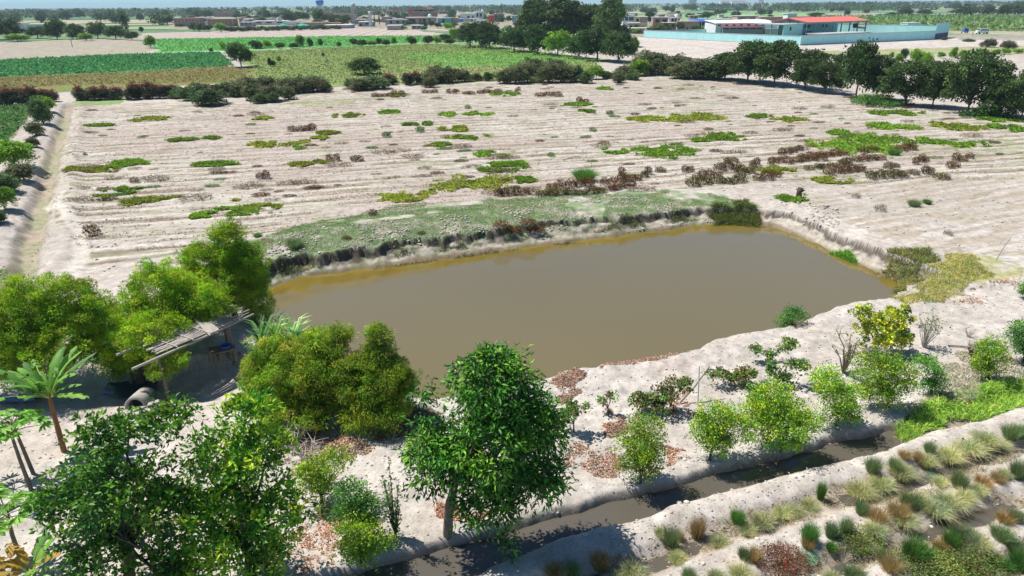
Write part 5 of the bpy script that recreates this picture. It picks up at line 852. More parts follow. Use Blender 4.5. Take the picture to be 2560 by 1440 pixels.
scatter('twig_litter', 0, g, C, g.normal(size=C.shape)*[1, 1, .2], .10*(.2+1.3*g.random(len(C))**2), .010, [(.16, .13, .10), (.22, .18, .14), (.11, .12, .06), (.2, .13, .09)], 'litter', 'fine twigs and dry bits strewn over the near banks', 'twigs')
blade_area('furrow_weeds', [[(1350, 1420), (1700, 1300), (2100, 1200), (2560, 1060), (2700, 1040), (2700, 1110), (2300, 1210), (1950, 1310), (1700, 1380), (1600, 1460), (1300, 1460)], [(1700, 1450), (1900, 1360), (2200, 1240), (2560, 1140), (2700, 1110), (2700, 1180), (2560, 1200), (2300, 1290), (2100, 1370), (2000, 1460)], [(2100, 1460), (2200, 1370), (2400, 1300), (2560, 1240), (2700, 1210), (2700, 1500)]], 26000, .16, .010, [(.24, .22, .13), (.18, .21, .09), (.28, .22, .12), (.22, .13, .07)], 'thin straw coloured weeds between the tufts in the furrows', 12, .9, .8, None, lambda X, Y: (fbm(X*1.3, Y*1.3, 3, 430) > .42) & (hgt(X, Y) > -.21) & (hgt(X, Y) < -.02))
def pebbles(name, n, poly, r0, r1, m, label, seed, cond=None):
    g = np.random.default_rng(seed); p = gp(poly); xs_ = [a[0] for a in p]; yy = [a[1] for a in p]; x = g.uniform(min(xs_), max(xs_), n*4); y = g.uniform(min(yy), max(yy), n*4); i = inpoly(x, y, p); x, y = x[i], y[i]
    if cond is not None: k = cond(x, y); x, y = x[k], y[k]
    x, y = x[:n], y[:n]; B = np.array([(1, 0, 0), (0, 1, 0), (-1, 0, 0), (0, -1, 0), (0, 0, .8), (0, 0, -.6)], float); F = np.array([(0, 1, 4), (1, 2, 4), (2, 3, 4), (3, 0, 4), (1, 0, 5), (2, 1, 5), (3, 2, 5), (0, 3, 5)])
    k = len(x); r = r0+(r1-r0)*g.random(k)**3; V = B[None]*r[:, None, None]*(.7+.6*g.random((k, 6, 3))); a = g.uniform(0, 6.28, k); ca, sa = np.cos(a)[:, None], np.sin(a)[:, None]
    V = np.stack([V[:, :, 0]*ca-V[:, :, 1]*sa+x[:, None], V[:, :, 0]*sa+V[:, :, 1]*ca+y[:, None], V[:, :, 2]*.7+(hgt(x, y)+r*.2)[:, None]], 2).reshape(-1, 3)
    F = (F[None]+np.arange(k)[:, None, None]*6).reshape(-1, 3); o = obj(name, rawmesh(name, V, F, 3), M[m]); tag(o, label, 'pebbles', None, 'stuff')
M['clod'] = plain('dry_clods', (.53, .48, .42), .95, .1, .3, 8)
pebbles('clods', 9000, [(-100, 1500), (-100, 640), (700, 830), (1300, 965), (2250, 735), (2700, 640), (2700, 960), (1300, 1420), (1000, 1500)], .008, .06, 'clod', 'small clods and pebbles on the near pond bank', 1, lambda x, y: segdist(x, y, POND, True) > .2)
pebbles('clods', 3500, [(1300, 1500), (1500, 1330), (2250, 1090), (2700, 960), (2700, 1500)], .008, .045, 'clod', 'small clods on the ridges between the furrows', 2, lambda x, y: (vcoord(x, y) < 12.3))
pebbles('shore_stones', 9000, [(700, 700), (1200, 610), (1800, 520), (1960, 560), (2300, 700), (2280, 730), (2230, 720), (1960, 585), (1760, 570), (1250, 640), (700, 720)], .015, .09, 'stone', 'white stones along the far waterline', 3, lambda x, y: (lambda s: (s > .0) & (s < .55) & ~inpoly(x, y, POND) & (fbm(x*.5, y*.5, 2, 31) > .42))(segdist(x, y, POND, True)))
pebbles('clods', 5000, [(640, 700), (700, 600), (1000, 560), (1500, 500), (1900, 500), (2100, 520), (2100, 600), (1950, 560), (1750, 540), (1200, 600), (800, 650)], .02, .12, 'clod', 'pale lumps of earth on the far bank', 4, lambda x, y: (segdist(x, y, POND, True) > .8) & (fbm(x*.6, y*.6, 2, 33) > .52))
pebbles('clods', 14000, [(180, 690), (160, 300), (1000, 230), (1780, 205), (2500, 330), (2600, 640), (2200, 600), (1900, 480), (1000, 510), (600, 640)], .02, .11, 'clod', 'earth clods over the bare field', 5)
def stoneme(seed):
    g = np.random.default_rng(seed); b = MB(); n = 10; pr = [(.02, -.5), (.35, -.42), (.52, -.1), (.5, .12), (.33, .36), (.02, .44)]; b.lathe(pr, n); b.v = [(x*(1+g.normal()*.08)*1.25, y*(1+g.normal()*.08), z*(1+g.normal()*.06)) for x, y, z in b.v]; me = b.mesh('stone'); me.polygons.foreach_set('use_smooth', np.ones(len(me.polygons), bool)); return me
K['stone'] = Kind([(None, [stoneme(i) for i in range(4)], M['stone'])])
for i, (px, py, w, lab) in enumerate([(1463, 1345, 15, 'white round stone on the ditch rim just right of the mango shadow'), (1698, 1262, 14, 'white stone at the water edge, left one of the pair'), (1716, 1262, 15, 'white stone at the water edge, right one of the pair'), (1712, 1151, 12, 'white stone by the red leaves between two lime bushes'), (1868, 1240, 10, 'single white stone on the first ridge'), (1893, 1347, 13, 'grey topped stone on the second ridge'), (1906, 1357, 8, 'tiny stone beside the grey topped one'), (2052, 1430, 14, 'white oval stone on the third ridge at the bottom'), (1758, 1411, 12, 'flat white stone on the second ridge'), (2218, 1345, 11, 'grey white stone on the third ridge'), (2334, 1300, 11, 'white stone higher up the third ridge'), (2003, 1202, 10, 'white stone beside the fan of dry leaves on the first ridge'), (1986, 1205, 11, 'flat white stone left of its neighbour on the first ridge'), (1560, 1385, 22, 'broad tan slab lying in the first furrow'), (712, 648, 9, 'white stone on the far bank slope'), (812, 586, 9, 'white stone at the top of the far bank'), (982, 607, 9, 'white stone near the single red plant'), (800, 640, 11, 'larger white block on the left of the far bank'), (572, 288, 8, 'white scrap on the bare field near the scrub'), (1990, 502, 9, 'white stone below the black stump'), (1965, 513, 8, 'flat white stone left of the stump'), (2243, 652, 8, 'white stone at the right shoreline')]):
    X, Y = G(px, py); w_ = w/ppm(X, Y); K['stone'].put('stone', X, Y, hz(X, Y)+w_*.18, w_*.75, w_*.8, w_*.6, rnd.uniform(0, 6), lab, 'stone', 'loose pale stones', i)
# ---------------------------------------------------------------- walled compound
def frame(p0, p1):
    d = Vector((p1[0]-p0[0], p1[1]-p0[1])); L = d.length; a = math.atan2(d.y, d.x); return L, a
def wall(p0, p1, h, label, mt='teal', base=None, pill=3.2, th=.2, pmat='tealpale'):
    L, a = frame(p0, p1); t = empty('perimeter_wall', (p0[0], p0[1], 0), a); tag(t, label, 'wall', 'turquoise perimeter walls')
    MB().box(0, L, -th/2, th/2, -.2, h).build('wall_panel', M[mt], t); MB().box(-.05, L+.05, -th/2-.06, th/2+.06, h, h+.14).build('coping', M['coping'], t)
    if base: MB().box(.0, L, -th/2-.04, th/2+.04, -.2, base).build('painted_base', M['coping'], t)
    n = int(L/pill); pm = MB().box(-.16, .16, -th/2-.035, th/2+.035, -.2, h-.02).mesh('pillar')
    for i in range(n+1): obj('pillar', pm, None, t, (i*L/n, 0, 0))
    pm.materials.append(M[pmat])
M['tealpale'] = plain('pale_turquoise', (.54, .80, .79), .85, .25, .1, .4, bump=.05)
A = G(1610, 94); B = G(2000, 113.5); C_ = G(2334, 99); E_ = G(2367, 94.5); D_ = (A[0]+C_[0]-B[0], A[1]+C_[1]-B[1])
wall(A, B, 2.6, 'long turquoise wall running from the trees to the near corner', base=.25)
wall(B, C_, 2.75, 'turquoise wall from the near corner towards the van', base=.25)
wall(A, D_, 2.4, 'turquoise wall at the back left of the compound behind small trees')
wall(E_, (D_[0]+8, D_[1]+12), 4.0, 'taller turquoise wall along the road side of the compound')
L, a = frame(C_, E_); t = empty('gate_wall', (C_[0], C_[1], 0), a); tag(t, 'high turquoise end wall with a navy blue lower half', 'wall')
MB().box(0, L, -.12, .12, 1.9, 5.0).build('wall_panel', M['teal'], t); MB().box(0, L, -.16, .16, -.2, 1.9).build('painted_base', M['navy'], t); MB().box(-.1, L+.1, -.2, .2, 5.0, 5.15).build('coping', M['coping'], t)
def bldg(name, px0, px1, pyb, pyt, mt, label, cat='house', dep=8, roof='offwhite', over=.4, wins=(), yaw=0.0, group=None, rh=.18, flat_=True, base=None, pit=0.0, door=None):
    cx = (px0+px1)/2; X, Y, h = HT(cx, pyb, pyt); w = (px1-px0)/ppm(X, Y); t = empty(name, (X, Y, 0), yaw); tag(t, label, cat, group); h = max(1.6, h-rh)
    MB().box(-w/2, w/2, 0, dep, -.2, h).build('walls', M[mt], t)
    b = MB(); o_ = over; b.v = [(-w/2-o_, -o_, h), (w/2+o_, -o_, h), (w/2+o_, dep+o_, h+pit), (-w/2-o_, dep+o_, h+pit), (-w/2-o_, -o_, h+rh), (w/2+o_, -o_, h+rh), (w/2+o_, dep+o_, h+rh+pit), (-w/2-o_, dep+o_, h+rh+pit)]; b.f = [(0, 3, 2, 1), (4, 5, 6, 7), (0, 1, 5, 4), (1, 2, 6, 5), (2, 3, 7, 6), (3, 0, 4, 7)]
    b.build('roof', M[roof], t)
    for q in wins:
        x0, x1, z0, z1 = [q[0]*w-w/2, q[1]*w-w/2, q[2]*h, q[3]*h]; f = MB().box(x0, x1, -.06, .02, z0, z1).build('window' if z0 > .1 else 'door', M['dark'] if len(q) < 5 else M[q[4]], t)
    return t, w, h
t, w, h = bldg('hall_building', 1787, 1941, 92, 57, 'white', 'white hall with grey panelled front and ribbon windows inside the walls', 'building', 16, 'white', .3, (), 0.0, None, .2, True, None, .8)
for k in range(7): MB().box(-w/2+.8+k*w*.118, -w/2+1.9+k*w*.118, -.06, .02, h*.83, h*.93).build('window', M['dark'], t)
MB().box(-w/2+w*.10, -w/2+w*.76, -1.5, -.02, -.2, h*.70).build('grey_front', M['grey'], t); MB().box(-w/2+w*.09, -w/2+w*.77, -1.9, .3, h*.70+.003, h*.70+.16).build('porch_roof', M['redroof'], t)
for k in range(6): MB().box(-w/2+w*(.115+.107*k), -w/2+w*(.20+.107*k), -1.55, -1.49, h*.60, h*.67).build('window', M['dark'], t)
MB().box(w/2-w*.22, w/2+1.5, -2.2, -.03, -.2, h*.62).build('side_block', M['white'], t)
MB().box(w*.18, w*.5-.2, -.05, .02, h*.75, h*.97).build('turquoise_panel', M['teal'], t)
# pavilion with salmon roof
PA = G(2012, 97); PB = G(2160, 89.5); Lp, ap = frame(PA, PB); t = empty('pavilion', (PA[0], PA[1], 0), ap); tag(t, 'large open pavilion with salmon red gable roof inside the walls', 'building'); eh, rhh, dp = 5.6, 7.0, 15.0
b = MB(); e = .8
b.v = [(-e, -e, eh), (Lp+e, -e, eh), (Lp+e, dp/2, rhh), (-e, dp/2, rhh), (Lp+e, dp+e, eh), (-e, dp+e, eh)]; b.v += [(x, y, z-.12) for x, y, z in b.v]; b.f = [(0, 1, 2, 3), (3, 2, 4, 5), (9, 8, 7, 6), (11, 10, 8, 9), (0, 6, 7, 1), (5, 4, 10, 11), (1, 7, 8, 2), (2, 8, 10, 4), (3, 9, 6, 0), (5, 11, 9, 3)]; b.build('roof', M['redroof'], t)
for k in range(8):
    for yy in (0, dp): MB().box(k*Lp/7-.18, k*Lp/7+.18, yy-.18, yy+.18, 0, eh-.1).build('column', M['tealdark'], t)
b = MB()
for yy in (0, dp): b.box(0, Lp, yy-.1, yy+.1, eh-.5, eh-.15)
for k in range(8): b.tube([(k*Lp/7, 0, eh-.3), (k*Lp/7, dp/2, rhh-.3), (k*Lp/7, dp, eh-.3)], .1, 4)
b.build('truss', M['coping'], t); MB().box(0, Lp, dp-3.2, dp-3.0, 0, 4.6).build('back_wall', M['teal'], t)
for k in range(3): MB().box(Lp*(.12+.3*k), Lp*(.12+.3*k)+3.4, dp-3.32, dp-3.2, 3.1, 4.1).build('window', M['dark'], t)
MB().box(-11, -.4, 1.2, 1.4, 0, 4.9).build('side_wall', M['teal'], t); MB().box(-11.5, -.2, .6, dp, 4.9, 5.1).build('side_roof', M['coping'], t); MB().box(-7.6, -6.8, 1.08, 1.2, 2.9, 4.1).build('window', M['dark'], t); MB().box(.6, 5.2, 1.0, 1.2, 0, 2.5).build('dark_screen', M['dark'], t)
t, w, h = bldg('classroom_block', 2030, 2205, 97, 82, 'white', 'low white classroom block in front of the pavilion', 'building', 7, 'coping', .5, [(x, x+.045, .55, .85) for x in (.03, .10, .22, .30, .48, .60, .68, .82)], ap*.9)
PA = G(2160, 88); t = empty('small_canopy', (PA[0], PA[1], 0), ap+.05); tag(t, 'small salmon red canopy right of the pavilion', 'canopy'); Lc = 12.5
b = MB(); b.v = [(0, 0, 2.9), (Lc, 0, 2.6), (Lc, 5, 3.0), (0, 5, 3.4), (0, 0, 3.0), (Lc, 0, 2.7), (Lc, 5, 3.1), (0, 5, 3.5)]; b.f = [(0, 3, 2, 1), (4, 5, 6, 7), (0, 1, 5, 4), (1, 2, 6, 5), (2, 3, 7, 6), (3, 0, 4, 7)]; b.build('roof', M['redroof'], t)
for x in (.3, Lc/2, Lc-.3):
    for y in (.3, 4.7): MB().box(x-.1, x+.1, y-.1, y+.1, 0, 2.75).build('post', M['tealdark'], t)
MB().box(Lc*.5, Lc-.2, .5, 4.4, 0, 1.6).build('counter', M['tealdark'], t)
X, Y, h = HT(2133, 90, 71); m = MB(); m.lathe([(.85, 0), (.95, .3), (.95, 1.2), (.6, 1.5), (.2, 1.6)], 16); t = m.build('water_tank', M['tank'], None, (X, Y-.5, 3.02), True); tag(t, 'round dark water tank on the low white classroom roof', 'water tank')
bldg('gatehouse', 2262, 2301, 83, 56.5, 'white', 'white gatehouse with two windows in the road side wall', 'building', 4, 'white', .15, [(.10, .45, .35, .78, 'glass'), (.68, .85, .35, .78, 'cream')], .25)
X, Y, h = HT(2225, 88, 70); t = empty('conifer', (X, Y, 0)); tag(t, 'tiny clipped conifer beside the small red canopy', 'tree'); m = MB(); m.tube([(0, 0, 0), (0, 0, .6)], [.12, .1], 6); m.build('trunk', M['darkbark'], t)
g = np.random.default_rng(3); u = g.random(700); a_ = g.uniform(0, 6.28, 700); Cc = np.stack([np.cos(a_)*(1-u)*.9, np.sin(a_)*(1-u)*.9, .4+u*(h-.4)], 1); obj('crown', leaves('crown', Cc, Cc*[1, 1, 0]+[0, 0, .2], .3, .12, palette(g, 700, [(.03, .09, .06)]), rng=g), M['leaf'], t)
# ---------------------------------------------------------------- the town
TW = 'low houses of the town'
W3 = [(.12, .28, .45, .8), (.42, .58, .45, .8), (.74, .9, .45, .8)]; W2 = [(.15, .4, .45, .8), (.6, .85, .45, .8)]; DW_ = [(.1, .25, .0, .7), (.5, .8, .45, .75)]
for q in [
 (438, 499, 66, 45, 'brick', 'long unfinished brick building with pale pillars at the left end of town', 10, 'palebrick', 7), (521, 583, 66, 47, 'brick', 'second long brick building with pale pillars', 10, 'palebrick', 6), (472, 485, 64, 38, 'brick', 'narrow brick stair tower above the leftmost brick building', 4, 'palebrick', 0),
 (499, 521, 60, 43, 'offwhite', 'pale block between the two long brick buildings', 8, 'offwhite', W2), (598, 617, 55, 45, 'brick', 'small brick house right of the second long brick building', 8, 'palebrick', ()), (626, 657, 55, 44.5, 'brick', 'wide brick house behind the long white roof', 8, 'palebrick', ()), (535, 575, 42, 30.5, 'brick', 'distant brick block behind the second long building', 10, 'palebrick', ()),
 (600, 632, 66, 55, 'grey', 'grey green shed at the left end of the long white roof', 8, 'offwhite', W3), (632, 714, 62, 52, 'offwhite', 'building with the long bright white roof', 14, 'offwhite', W3), (716, 744, 63, 53, 'white', 'white tented roof house right of the large dish', 6, 'white', ()), (742, 808, 66, 56, 'palebrick', 'house with a wide dusty pink roof', 14, 'palebrick', ()), (798, 850, 64, 57, 'adobe', 'house with a thin orange roof', 8, 'orange', ()), (840, 851, 60, 47, 'orange', 'small orange brick tower with a dark doorway', 3, 'orange', [(.3, .75, .3, .8)]), (808, 875, 71, 62, 'grey', 'long grey shed with a white roof beside the brown field', 12, 'offwhite', ()),
 (814, 832, 48, 30, 'brick', 'brick house just right of the blue water tower', 8, 'palebrick', ()), (832, 880, 50, 34, 'palebrick', 'row of brick houses left of the lattice water tower', 10, 'palebrick', W2), (893, 915, 52, 43.5, 'white', 'small house with a red roof right of the lattice tower', 6, 'redroof', W2), (896, 932, 66, 54, 'grey', 'grey house with bright white sloping roof', 12, 'offwhite', DW_), (955, 976, 56, 42, 'palebrick', 'brick house behind the cypress trees', 8, 'palebrick', ()), (964, 1015, 64, 49, 'grey', 'grey flat roofed building with three dark windows', 10, 'coping', [(.22, .33, .4, .85), (.55, .66, .4, .85), (.84, .93, .4, .85)]), (968, 1003, 75, 63, 'adobe', 'low adobe house with white roof at the end of the dirt track', 10, 'offwhite', ()), (971, 998, 46, 26, 'palebrick', 'tall raw brick block in the middle of town', 9, 'brick', W2), (985, 996, 44, 21, 'brick', 'narrow brick upper storey on the tall block', 4, 'brick', ()), 
 (1015, 1086, 61, 43, 'palebrick', 'long brown grey house with dark openings below the red stadium roof', 12, 'offwhite', [(.1, .34, .15, .8), (.48, .54, .15, .8), (.6, .7, .1, .8), (.8, .88, .1, .8)]), (1030, 1090, 47, 29, 'brick', 'brick lower storey of the red roofed building', 12, 'brick', ()), (1091, 1127, 58, 44.5, 'tealdark', 'house with turquoise front and white roof', 9, 'offwhite', [(.0, .12, .0, .9, 'white'), (.42, .58, .1, .8)]), (1128, 1147, 57, 44.5, 'adobe', 'plain beige block right of the turquoise fronted house', 8, 'adobe', ()), (1147, 1157, 55, 46.5, 'skyblue', 'small blue house beside the beige block', 6, 'white', ()), (1029, 1055, 73, 63, 'grey', 'small grey house with a white roof by the green plot', 6, 'offwhite', W2), 
 (1151, 1190, 53, 33, 'white', 'white two storey house left of the tall white one', 9, 'white', [(.08, .18, .25, .5), (.45, .6, .45, .7), (.75, .85, .45, .7), (.5, .6, .1, .35)]), (1188, 1208, 52, 28, 'white', 'tall white house with a roof tank near the trees', 8, 'white', W2), (1221, 1234, 56, 38, 'pinkred', 'narrow dull red house behind the tree tops', 6, 'brick', ()), (1234, 1261, 54, 34.5, 'palebrick', 'brick house behind the tree tops', 8, 'palebrick', W2), (1281, 1297, 62, 38, 'white', 'white and blue painted house seen left of the eucalyptus', 5, 'white', [(0, .3, .3, .95, 'skyblue'), (.1, .5, .0, .25, 'pinkred')]),
 (1557, 1585, 68, 37, 'white', 'pale lilac two storey house right of the eucalyptus', 8, 'white', [(.18, .45, .55, .85, 'glass'), (.5, .92, .55, .85, 'glass')]), (1586, 1618, 68, 41, 'cream', 'cream and brick two storey house with a dark window', 8, 'offwhite', [(.12, .32, .55, .82), (.4, .98, .45, .95, 'palebrick')]), (1572, 1600, 74, 57, 'adobe', 'low house with white sheet roof in front of the lilac house', 6, 'offwhite', DW_), (1632, 1672, 66, 42.5, 'palebrick', 'flat roofed brick house right of the cream one', 8, 'offwhite', W2), (1671, 1702, 66, 43, 'white', 'white and orange house carrying a white roof tank', 8, 'offwhite', [(.2, .4, .5, .9), (.45, .65, .5, .9), (.72, .95, .45, .9, 'orange')]), (1660, 1690, 76, 56, 'brick', 'low brick house with a white lean to roof', 5, 'offwhite', W2), (1703, 1748, 76, 53, 'palebrick', 'broad plain brick house left of the blue canopy', 10, 'adobe', [(.3, .36, .0, .35)]), (1550, 1612, 84, 70, 'adobe', 'shack with corrugated white roofs behind the dark trees', 6, 'offwhite', DW_), (1620, 1660, 80, 68, 'palebrick', 'low dusty brick house behind the turquoise wall', 6, 'offwhite', ()),
 (1842, 1894, 60, 39, 'adobe', 'adobe house with two white roofs beyond the hall', 10, 'offwhite', W2), (1860, 1902, 62, 48, 'palebrick', 'brick annex below the adobe house', 6, 'offwhite', ()), (1901, 1964, 62, 42, 'palebrick', 'long dusty brick wall house beyond the hall', 8, 'adobe', ()), (1964, 1987, 78, 33, 'white', 'white concrete tower block behind the pavilion roof', 5, 'white', [(.15, .4, .1, .28, 'glass'), (.6, .85, .1, .28, 'glass')]), (1985, 2030, 60, 41, 'palebrick', 'brick house right of the white tower block', 8, 'adobe', ()), (1796, 1830, 64, 46, 'adobe', 'adobe house behind the white hall', 8, 'offwhite', ()), (2190, 2215, 44, 34, 'white', 'tiny white house between trees beyond the cane', 6, 'offwhite', ()), (2290, 2312, 42, 34, 'grey', 'pale grey shed standing in the grey blue field', 5, 'coping', ()), (28, 56, 76, 57, 'offwhite', 'left part of the white roofed farmhouse in the tree belt', 8, 'offwhite', ()), (70, 122, 80, 60, 'offwhite', 'white roofed farmhouse half hidden in the tree belt', 8, 'offwhite', DW_), (148, 176, 44, 36, 'adobe', 'distant long shed with a white roof on the left', 8, 'offwhite', W2), (180, 193, 43, 35.5, 'skyblue', 'distant bright blue shed beside the long shed', 6, 'skyblue', ())]:
    x0, x1, yb, yt, mt, lab, dep, roof, wn_ = q
    t, w, h = bldg('town_house', x0, x1, yb, yt, mt, lab, 'house', dep, roof, .35, wn_ if not isinstance(wn_, int) else (), rnd.uniform(-.08, .08), TW)
    if isinstance(wn_, int) and wn_:
        for k in range(wn_+1): MB().box(-w/2+k*w/wn_-.22, -w/2+k*w/wn_+.22, -.1, .05, -.2, h-.02).build('pillar', M['adobe'], t)
X, Y, h = HT(1052, 46, 17); t = empty('stadium_roof_building', (X, Y+2, 0)); tag(t, 'building with a red arched roof on dark open top storey', 'building'); w = 62/ppm(X, Y); b = MB(); n = 10
for i in range(n+1):
    x = -w/2+w*i/n; z = h-2.4*(abs(i/n-.45)*1.6)**2; b.v += [(x, -.5, z), (x, 12, z), (x, -.5, z-.3), (x, 12, z-.3)]
for i in range(n): k = 4*i; b.f += [(k, k+4, k+5, k+1), (k+2, k+3, k+7, k+6), (k, k+2, k+6, k+4), (k+1, k+5, k+7, k+3)]
b.build('roof', M['pinkred'], t); MB().box(-w/2, w/2, 4, 11, h*.40, h-2.6).build('dark_storey', M['dark'], t); MB().box(-w/2, -w*.26, -.3, 0, h*.45, h*.72).build('red_panel', M['pinkred'], t); MB().box(-w/2, w/2, 0, 11.5, 0, h*.40).build('walls', M['palebrick'], t)
for k in range(6): MB().box(-w/2+w*k/5-.15, -w/2+w*k/5+.15, 0, .3, h*.4, h-2.2 if 0 < k < 5 else h-3.0).build('column', M['coping'], t)
# water towers
def tower(px, pyb, pyt, wpx, label, mt, nleg, seed):
    X, Y, h = HT(px, pyb, pyt); r = wpx/ppm(X, Y)/2; t = empty('water_tower', (X, Y, 0)); tag(t, label, 'water tower'); th = min(h*.32, r*1.1) if nleg > 4 else min(h*.24, r*2)
    m = MB(); m.lathe([(r*.45, h-th*1.25), (r*.98, h-th*.8), (r, h-th*.15), (r*.9, h), (.1, h+.1)] if nleg > 4 else [(r*.9, h-th), (r*.95, h-th*.1), (r*.3, h)], 20); m.build('tank', M[mt], t, None, True)
    if nleg > 4: MB().lathe([(r*1.03, h-th*.5), (r*1.03, h-th*.2)], 20).build('painted_band', M['blue'], t)
    for k in range(nleg):
        a = 6.28*k/nleg+.4; q = (math.cos(a)*r*.75, math.sin(a)*r*.75); m = MB(); m.tube([(q[0]*1.1, q[1]*1.1, -.2), (q[0], q[1], h-th)], [.32 if nleg > 4 else .18]*2, 6); m.build('leg', M['coping'], t)
    m = MB()
    for k in range(1, 5):
        z = (h-th)*k/5; m.tube([(math.cos(6.28*j/nleg+.4)*r*.78, math.sin(6.28*j/nleg+.4)*r*.78, z) for j in range(nleg+1)], .10, 4)
    m.build('brace', M['coping'], t); m = MB(); m.tube([(0, 0, 0), (0, 0, h-th*.8)], .35, 8); m.build('pipe', M['coping'], t)
tower(803, 44, 0, 19, 'blue bowl shaped water tower on concrete legs', 'skyblue', 6, 1); tower(887, 64, 8, 12, 'slim lattice water tower with a pale tank', 'steel', 4, 2)
def dish(px, pyb, pyt, wpx, label):
    X, Y, h = HT(px, pyb, pyt); r = wpx/ppm(X, Y)/2; t = empty('satellite_dish', (X, Y, 0)); tag(t, label, 'satellite dish'); m = MB(); m.lathe([(.05, -.35*r), (.5*r, -.26*r), (.85*r, -.08*r), (r, .05*r), (.97*r, .07*r), (.5*r, -.2*r), (.05, -.28*r)], 20); o = m.build('bowl', M['white'], t, (0, 0, h-r*.9), True); o.rotation_euler = (R(65), 0, R(15)); m = MB(); m.tube([(0, .3, -.1), (0, .2, h-r*.9)], .18, 6); m.build('mast', M['coping'], t)
dish(701, 62, 43, 11, 'large white satellite dish over the white roofs'); dish(691, 62, 47, 6, 'smaller white dish left of the large one')
for px, pyb, base_z, w, lab in [(1693, 66, 43, 9, 'white round tank on the white and orange house'), (1705, 74, 53, 6, 'small white tank beside the broad brick house'), (1206, 52, 28, 5, 'white tank on the tall white house'), (1074, 60, 43, 9, 'mint green tank on the long brown grey house')]:
    X, Y, h = HT(px, pyb, base_z); r = w/ppm(X, Y)/2; m = MB(); m.lathe([(r*.9, 0), (r, .2), (r, r*1.2), (r*.6, r*1.7), (.1, r*1.85)], 14); tag(m.build('roof_tank', M['tealpale'] if 'mint' in lab else M['white'], None, (X, Y+3, h-.15), True), lab, 'water tank')
X, Y = G(1760, 72); t = empty('blue_canopy', (X, Y, 0), .04); tag(t, 'bright blue sheet canopy over a dark yard', 'canopy'); w = 67/ppm(X, Y); h = HT(1760, 72, 49)[2]
b = MB(); b.v = [(-w/2, 0, h-.5), (-w*.05, -.3, h-.9), (w/2, 0, h-1.0), (w/2, 7, h-.2), (0, 7, h+.25), (-w/2, 7, h)]; b.f = [(0, 1, 4, 5), (1, 2, 3, 4)]; b.v += [(x, y, z-.06) for x, y, z in b.v]; b.f += [(11, 10, 7, 6), (10, 9, 8, 7), (0, 6, 7, 1), (1, 7, 8, 2), (2, 8, 9, 3), (3, 9, 10, 4), (4, 10, 11, 5), (5, 11, 6, 0)]; b.build('sheet', M['blue'], t)
for x in (-w/2+.2, -w*.1, w*.2, w/2-.2): MB().box(x-.12, x+.12, .2, .44, 0, h-1.0).build('post', M['white'], t)
MB().box(-w*.2, w/2, 5, 6.6, 0, h-.8).build('dark_back', M['dark'], t)
for px, pyb, pyt, w, lab in [(704, 70, 59, 20, 'small green shade net by the brown field'), (752, 70, 58, 31, 'larger green shade net with a pointed top')]:
    X, Y, h = HT(px, pyb, pyt); w = w/ppm(X, Y); t = empty('shade_net', (X, Y, 0)); tag(t, lab, 'shade net'); b = MB(); b.v = [(-w/2, 0, h*.45), (w/2, 0, h*.45), (w/2, 7, h*.5), (-w/2, 7, h*.5), (0, 3, h), (-w/2, 0, h*.40), (w/2, 0, h*.40), (w/2, 7, h*.45), (-w/2, 7, h*.45), (0, 3, h-.1)]; b.f = [(0, 1, 4), (1, 2, 4), (2, 3, 4), (3, 0, 4), (6, 5, 9), (7, 6, 9), (8, 7, 9), (5, 8, 9), (0, 5, 6, 1), (1, 6, 7, 2), (2, 7, 8, 3), (3, 8, 5, 0)]; b.build('net', M['netting'], t); m = MB(); 
    for x in (-w/2, w/2): m.tube([(x*.97, .1, -.1), (x*.97, .1, h*.44)], .07, 5)
    m.tube([(0, 3, 0), (0, 3, h-.1)], .07, 5); m.build('posts', M['darkpole'], t)
for px, pyb, pyt, lab in [(938, 68, 37, 'dark cypress, left one of the pair in town'), (950, 69, 33, 'dark cypress, right and taller one of the pair in town')]:
    X, Y, h = HT(px, pyb, pyt); K['poplar'].put('cypress', X, Y, 0, h*.17, h*.17, h, 0, lab, 'tree')
X, Y, h = HT(926, 67, 28); t = empty('monument_tower', (X, Y, 0)); tag(t, 'thin pale tower with a white ball on top in town', 'tower'); MB().box(-.9, .9, 0, 1.8, 0, h*.8).build('shaft', M['offwhite'], t); m = MB(); m.lathe([(.1, 0), (.8, .4), (.9, 1.0), (.6, 1.6), (.1, 1.9)], 12); m.build('ball', M['white'], t, (0, .9, h*.8), True)
for px, pyb, pyt, lab in [(181, 118, 98, 'lone wooden pole in the far brown field'), (1732, 62, 36, 'thin pole left of the blue canopy'), (1791, 62, 30, 'thin pole at the right end of the blue canopy'), (1838, 56, 26, 'pole by the adobe house'), (2121, 66, 33, 'pole beyond the salmon roof'), (2187, 44, 24, 'pale pole among the trees beyond the cane'), (2404, 84, 60, 'slim pole beside the road left of the van'), (1121, 55, 22, 'pale green mast behind the turquoise fronted house'), (873, 70, 48, 'short pole beside the lattice tower'), (2431, 90, 80, 'dark short post beside the van')]:
    X, Y, h = HT(px, pyb, pyt); m = MB(); m.tube([(0, 0, -.2), (0, 0, h*.5), (0, 0, h)], [.14, .12, .09], 6); t = empty('utility_pole', (X, Y, 0)); tag(t, lab, 'pole'); m.build('pole', M['pole'], t); MB().box(-.8 if h > 6 else -.2, .8 if h > 6 else .2, -.05, .05, h-.5, h-.38).build('crossarm', M['darkpole'], t)
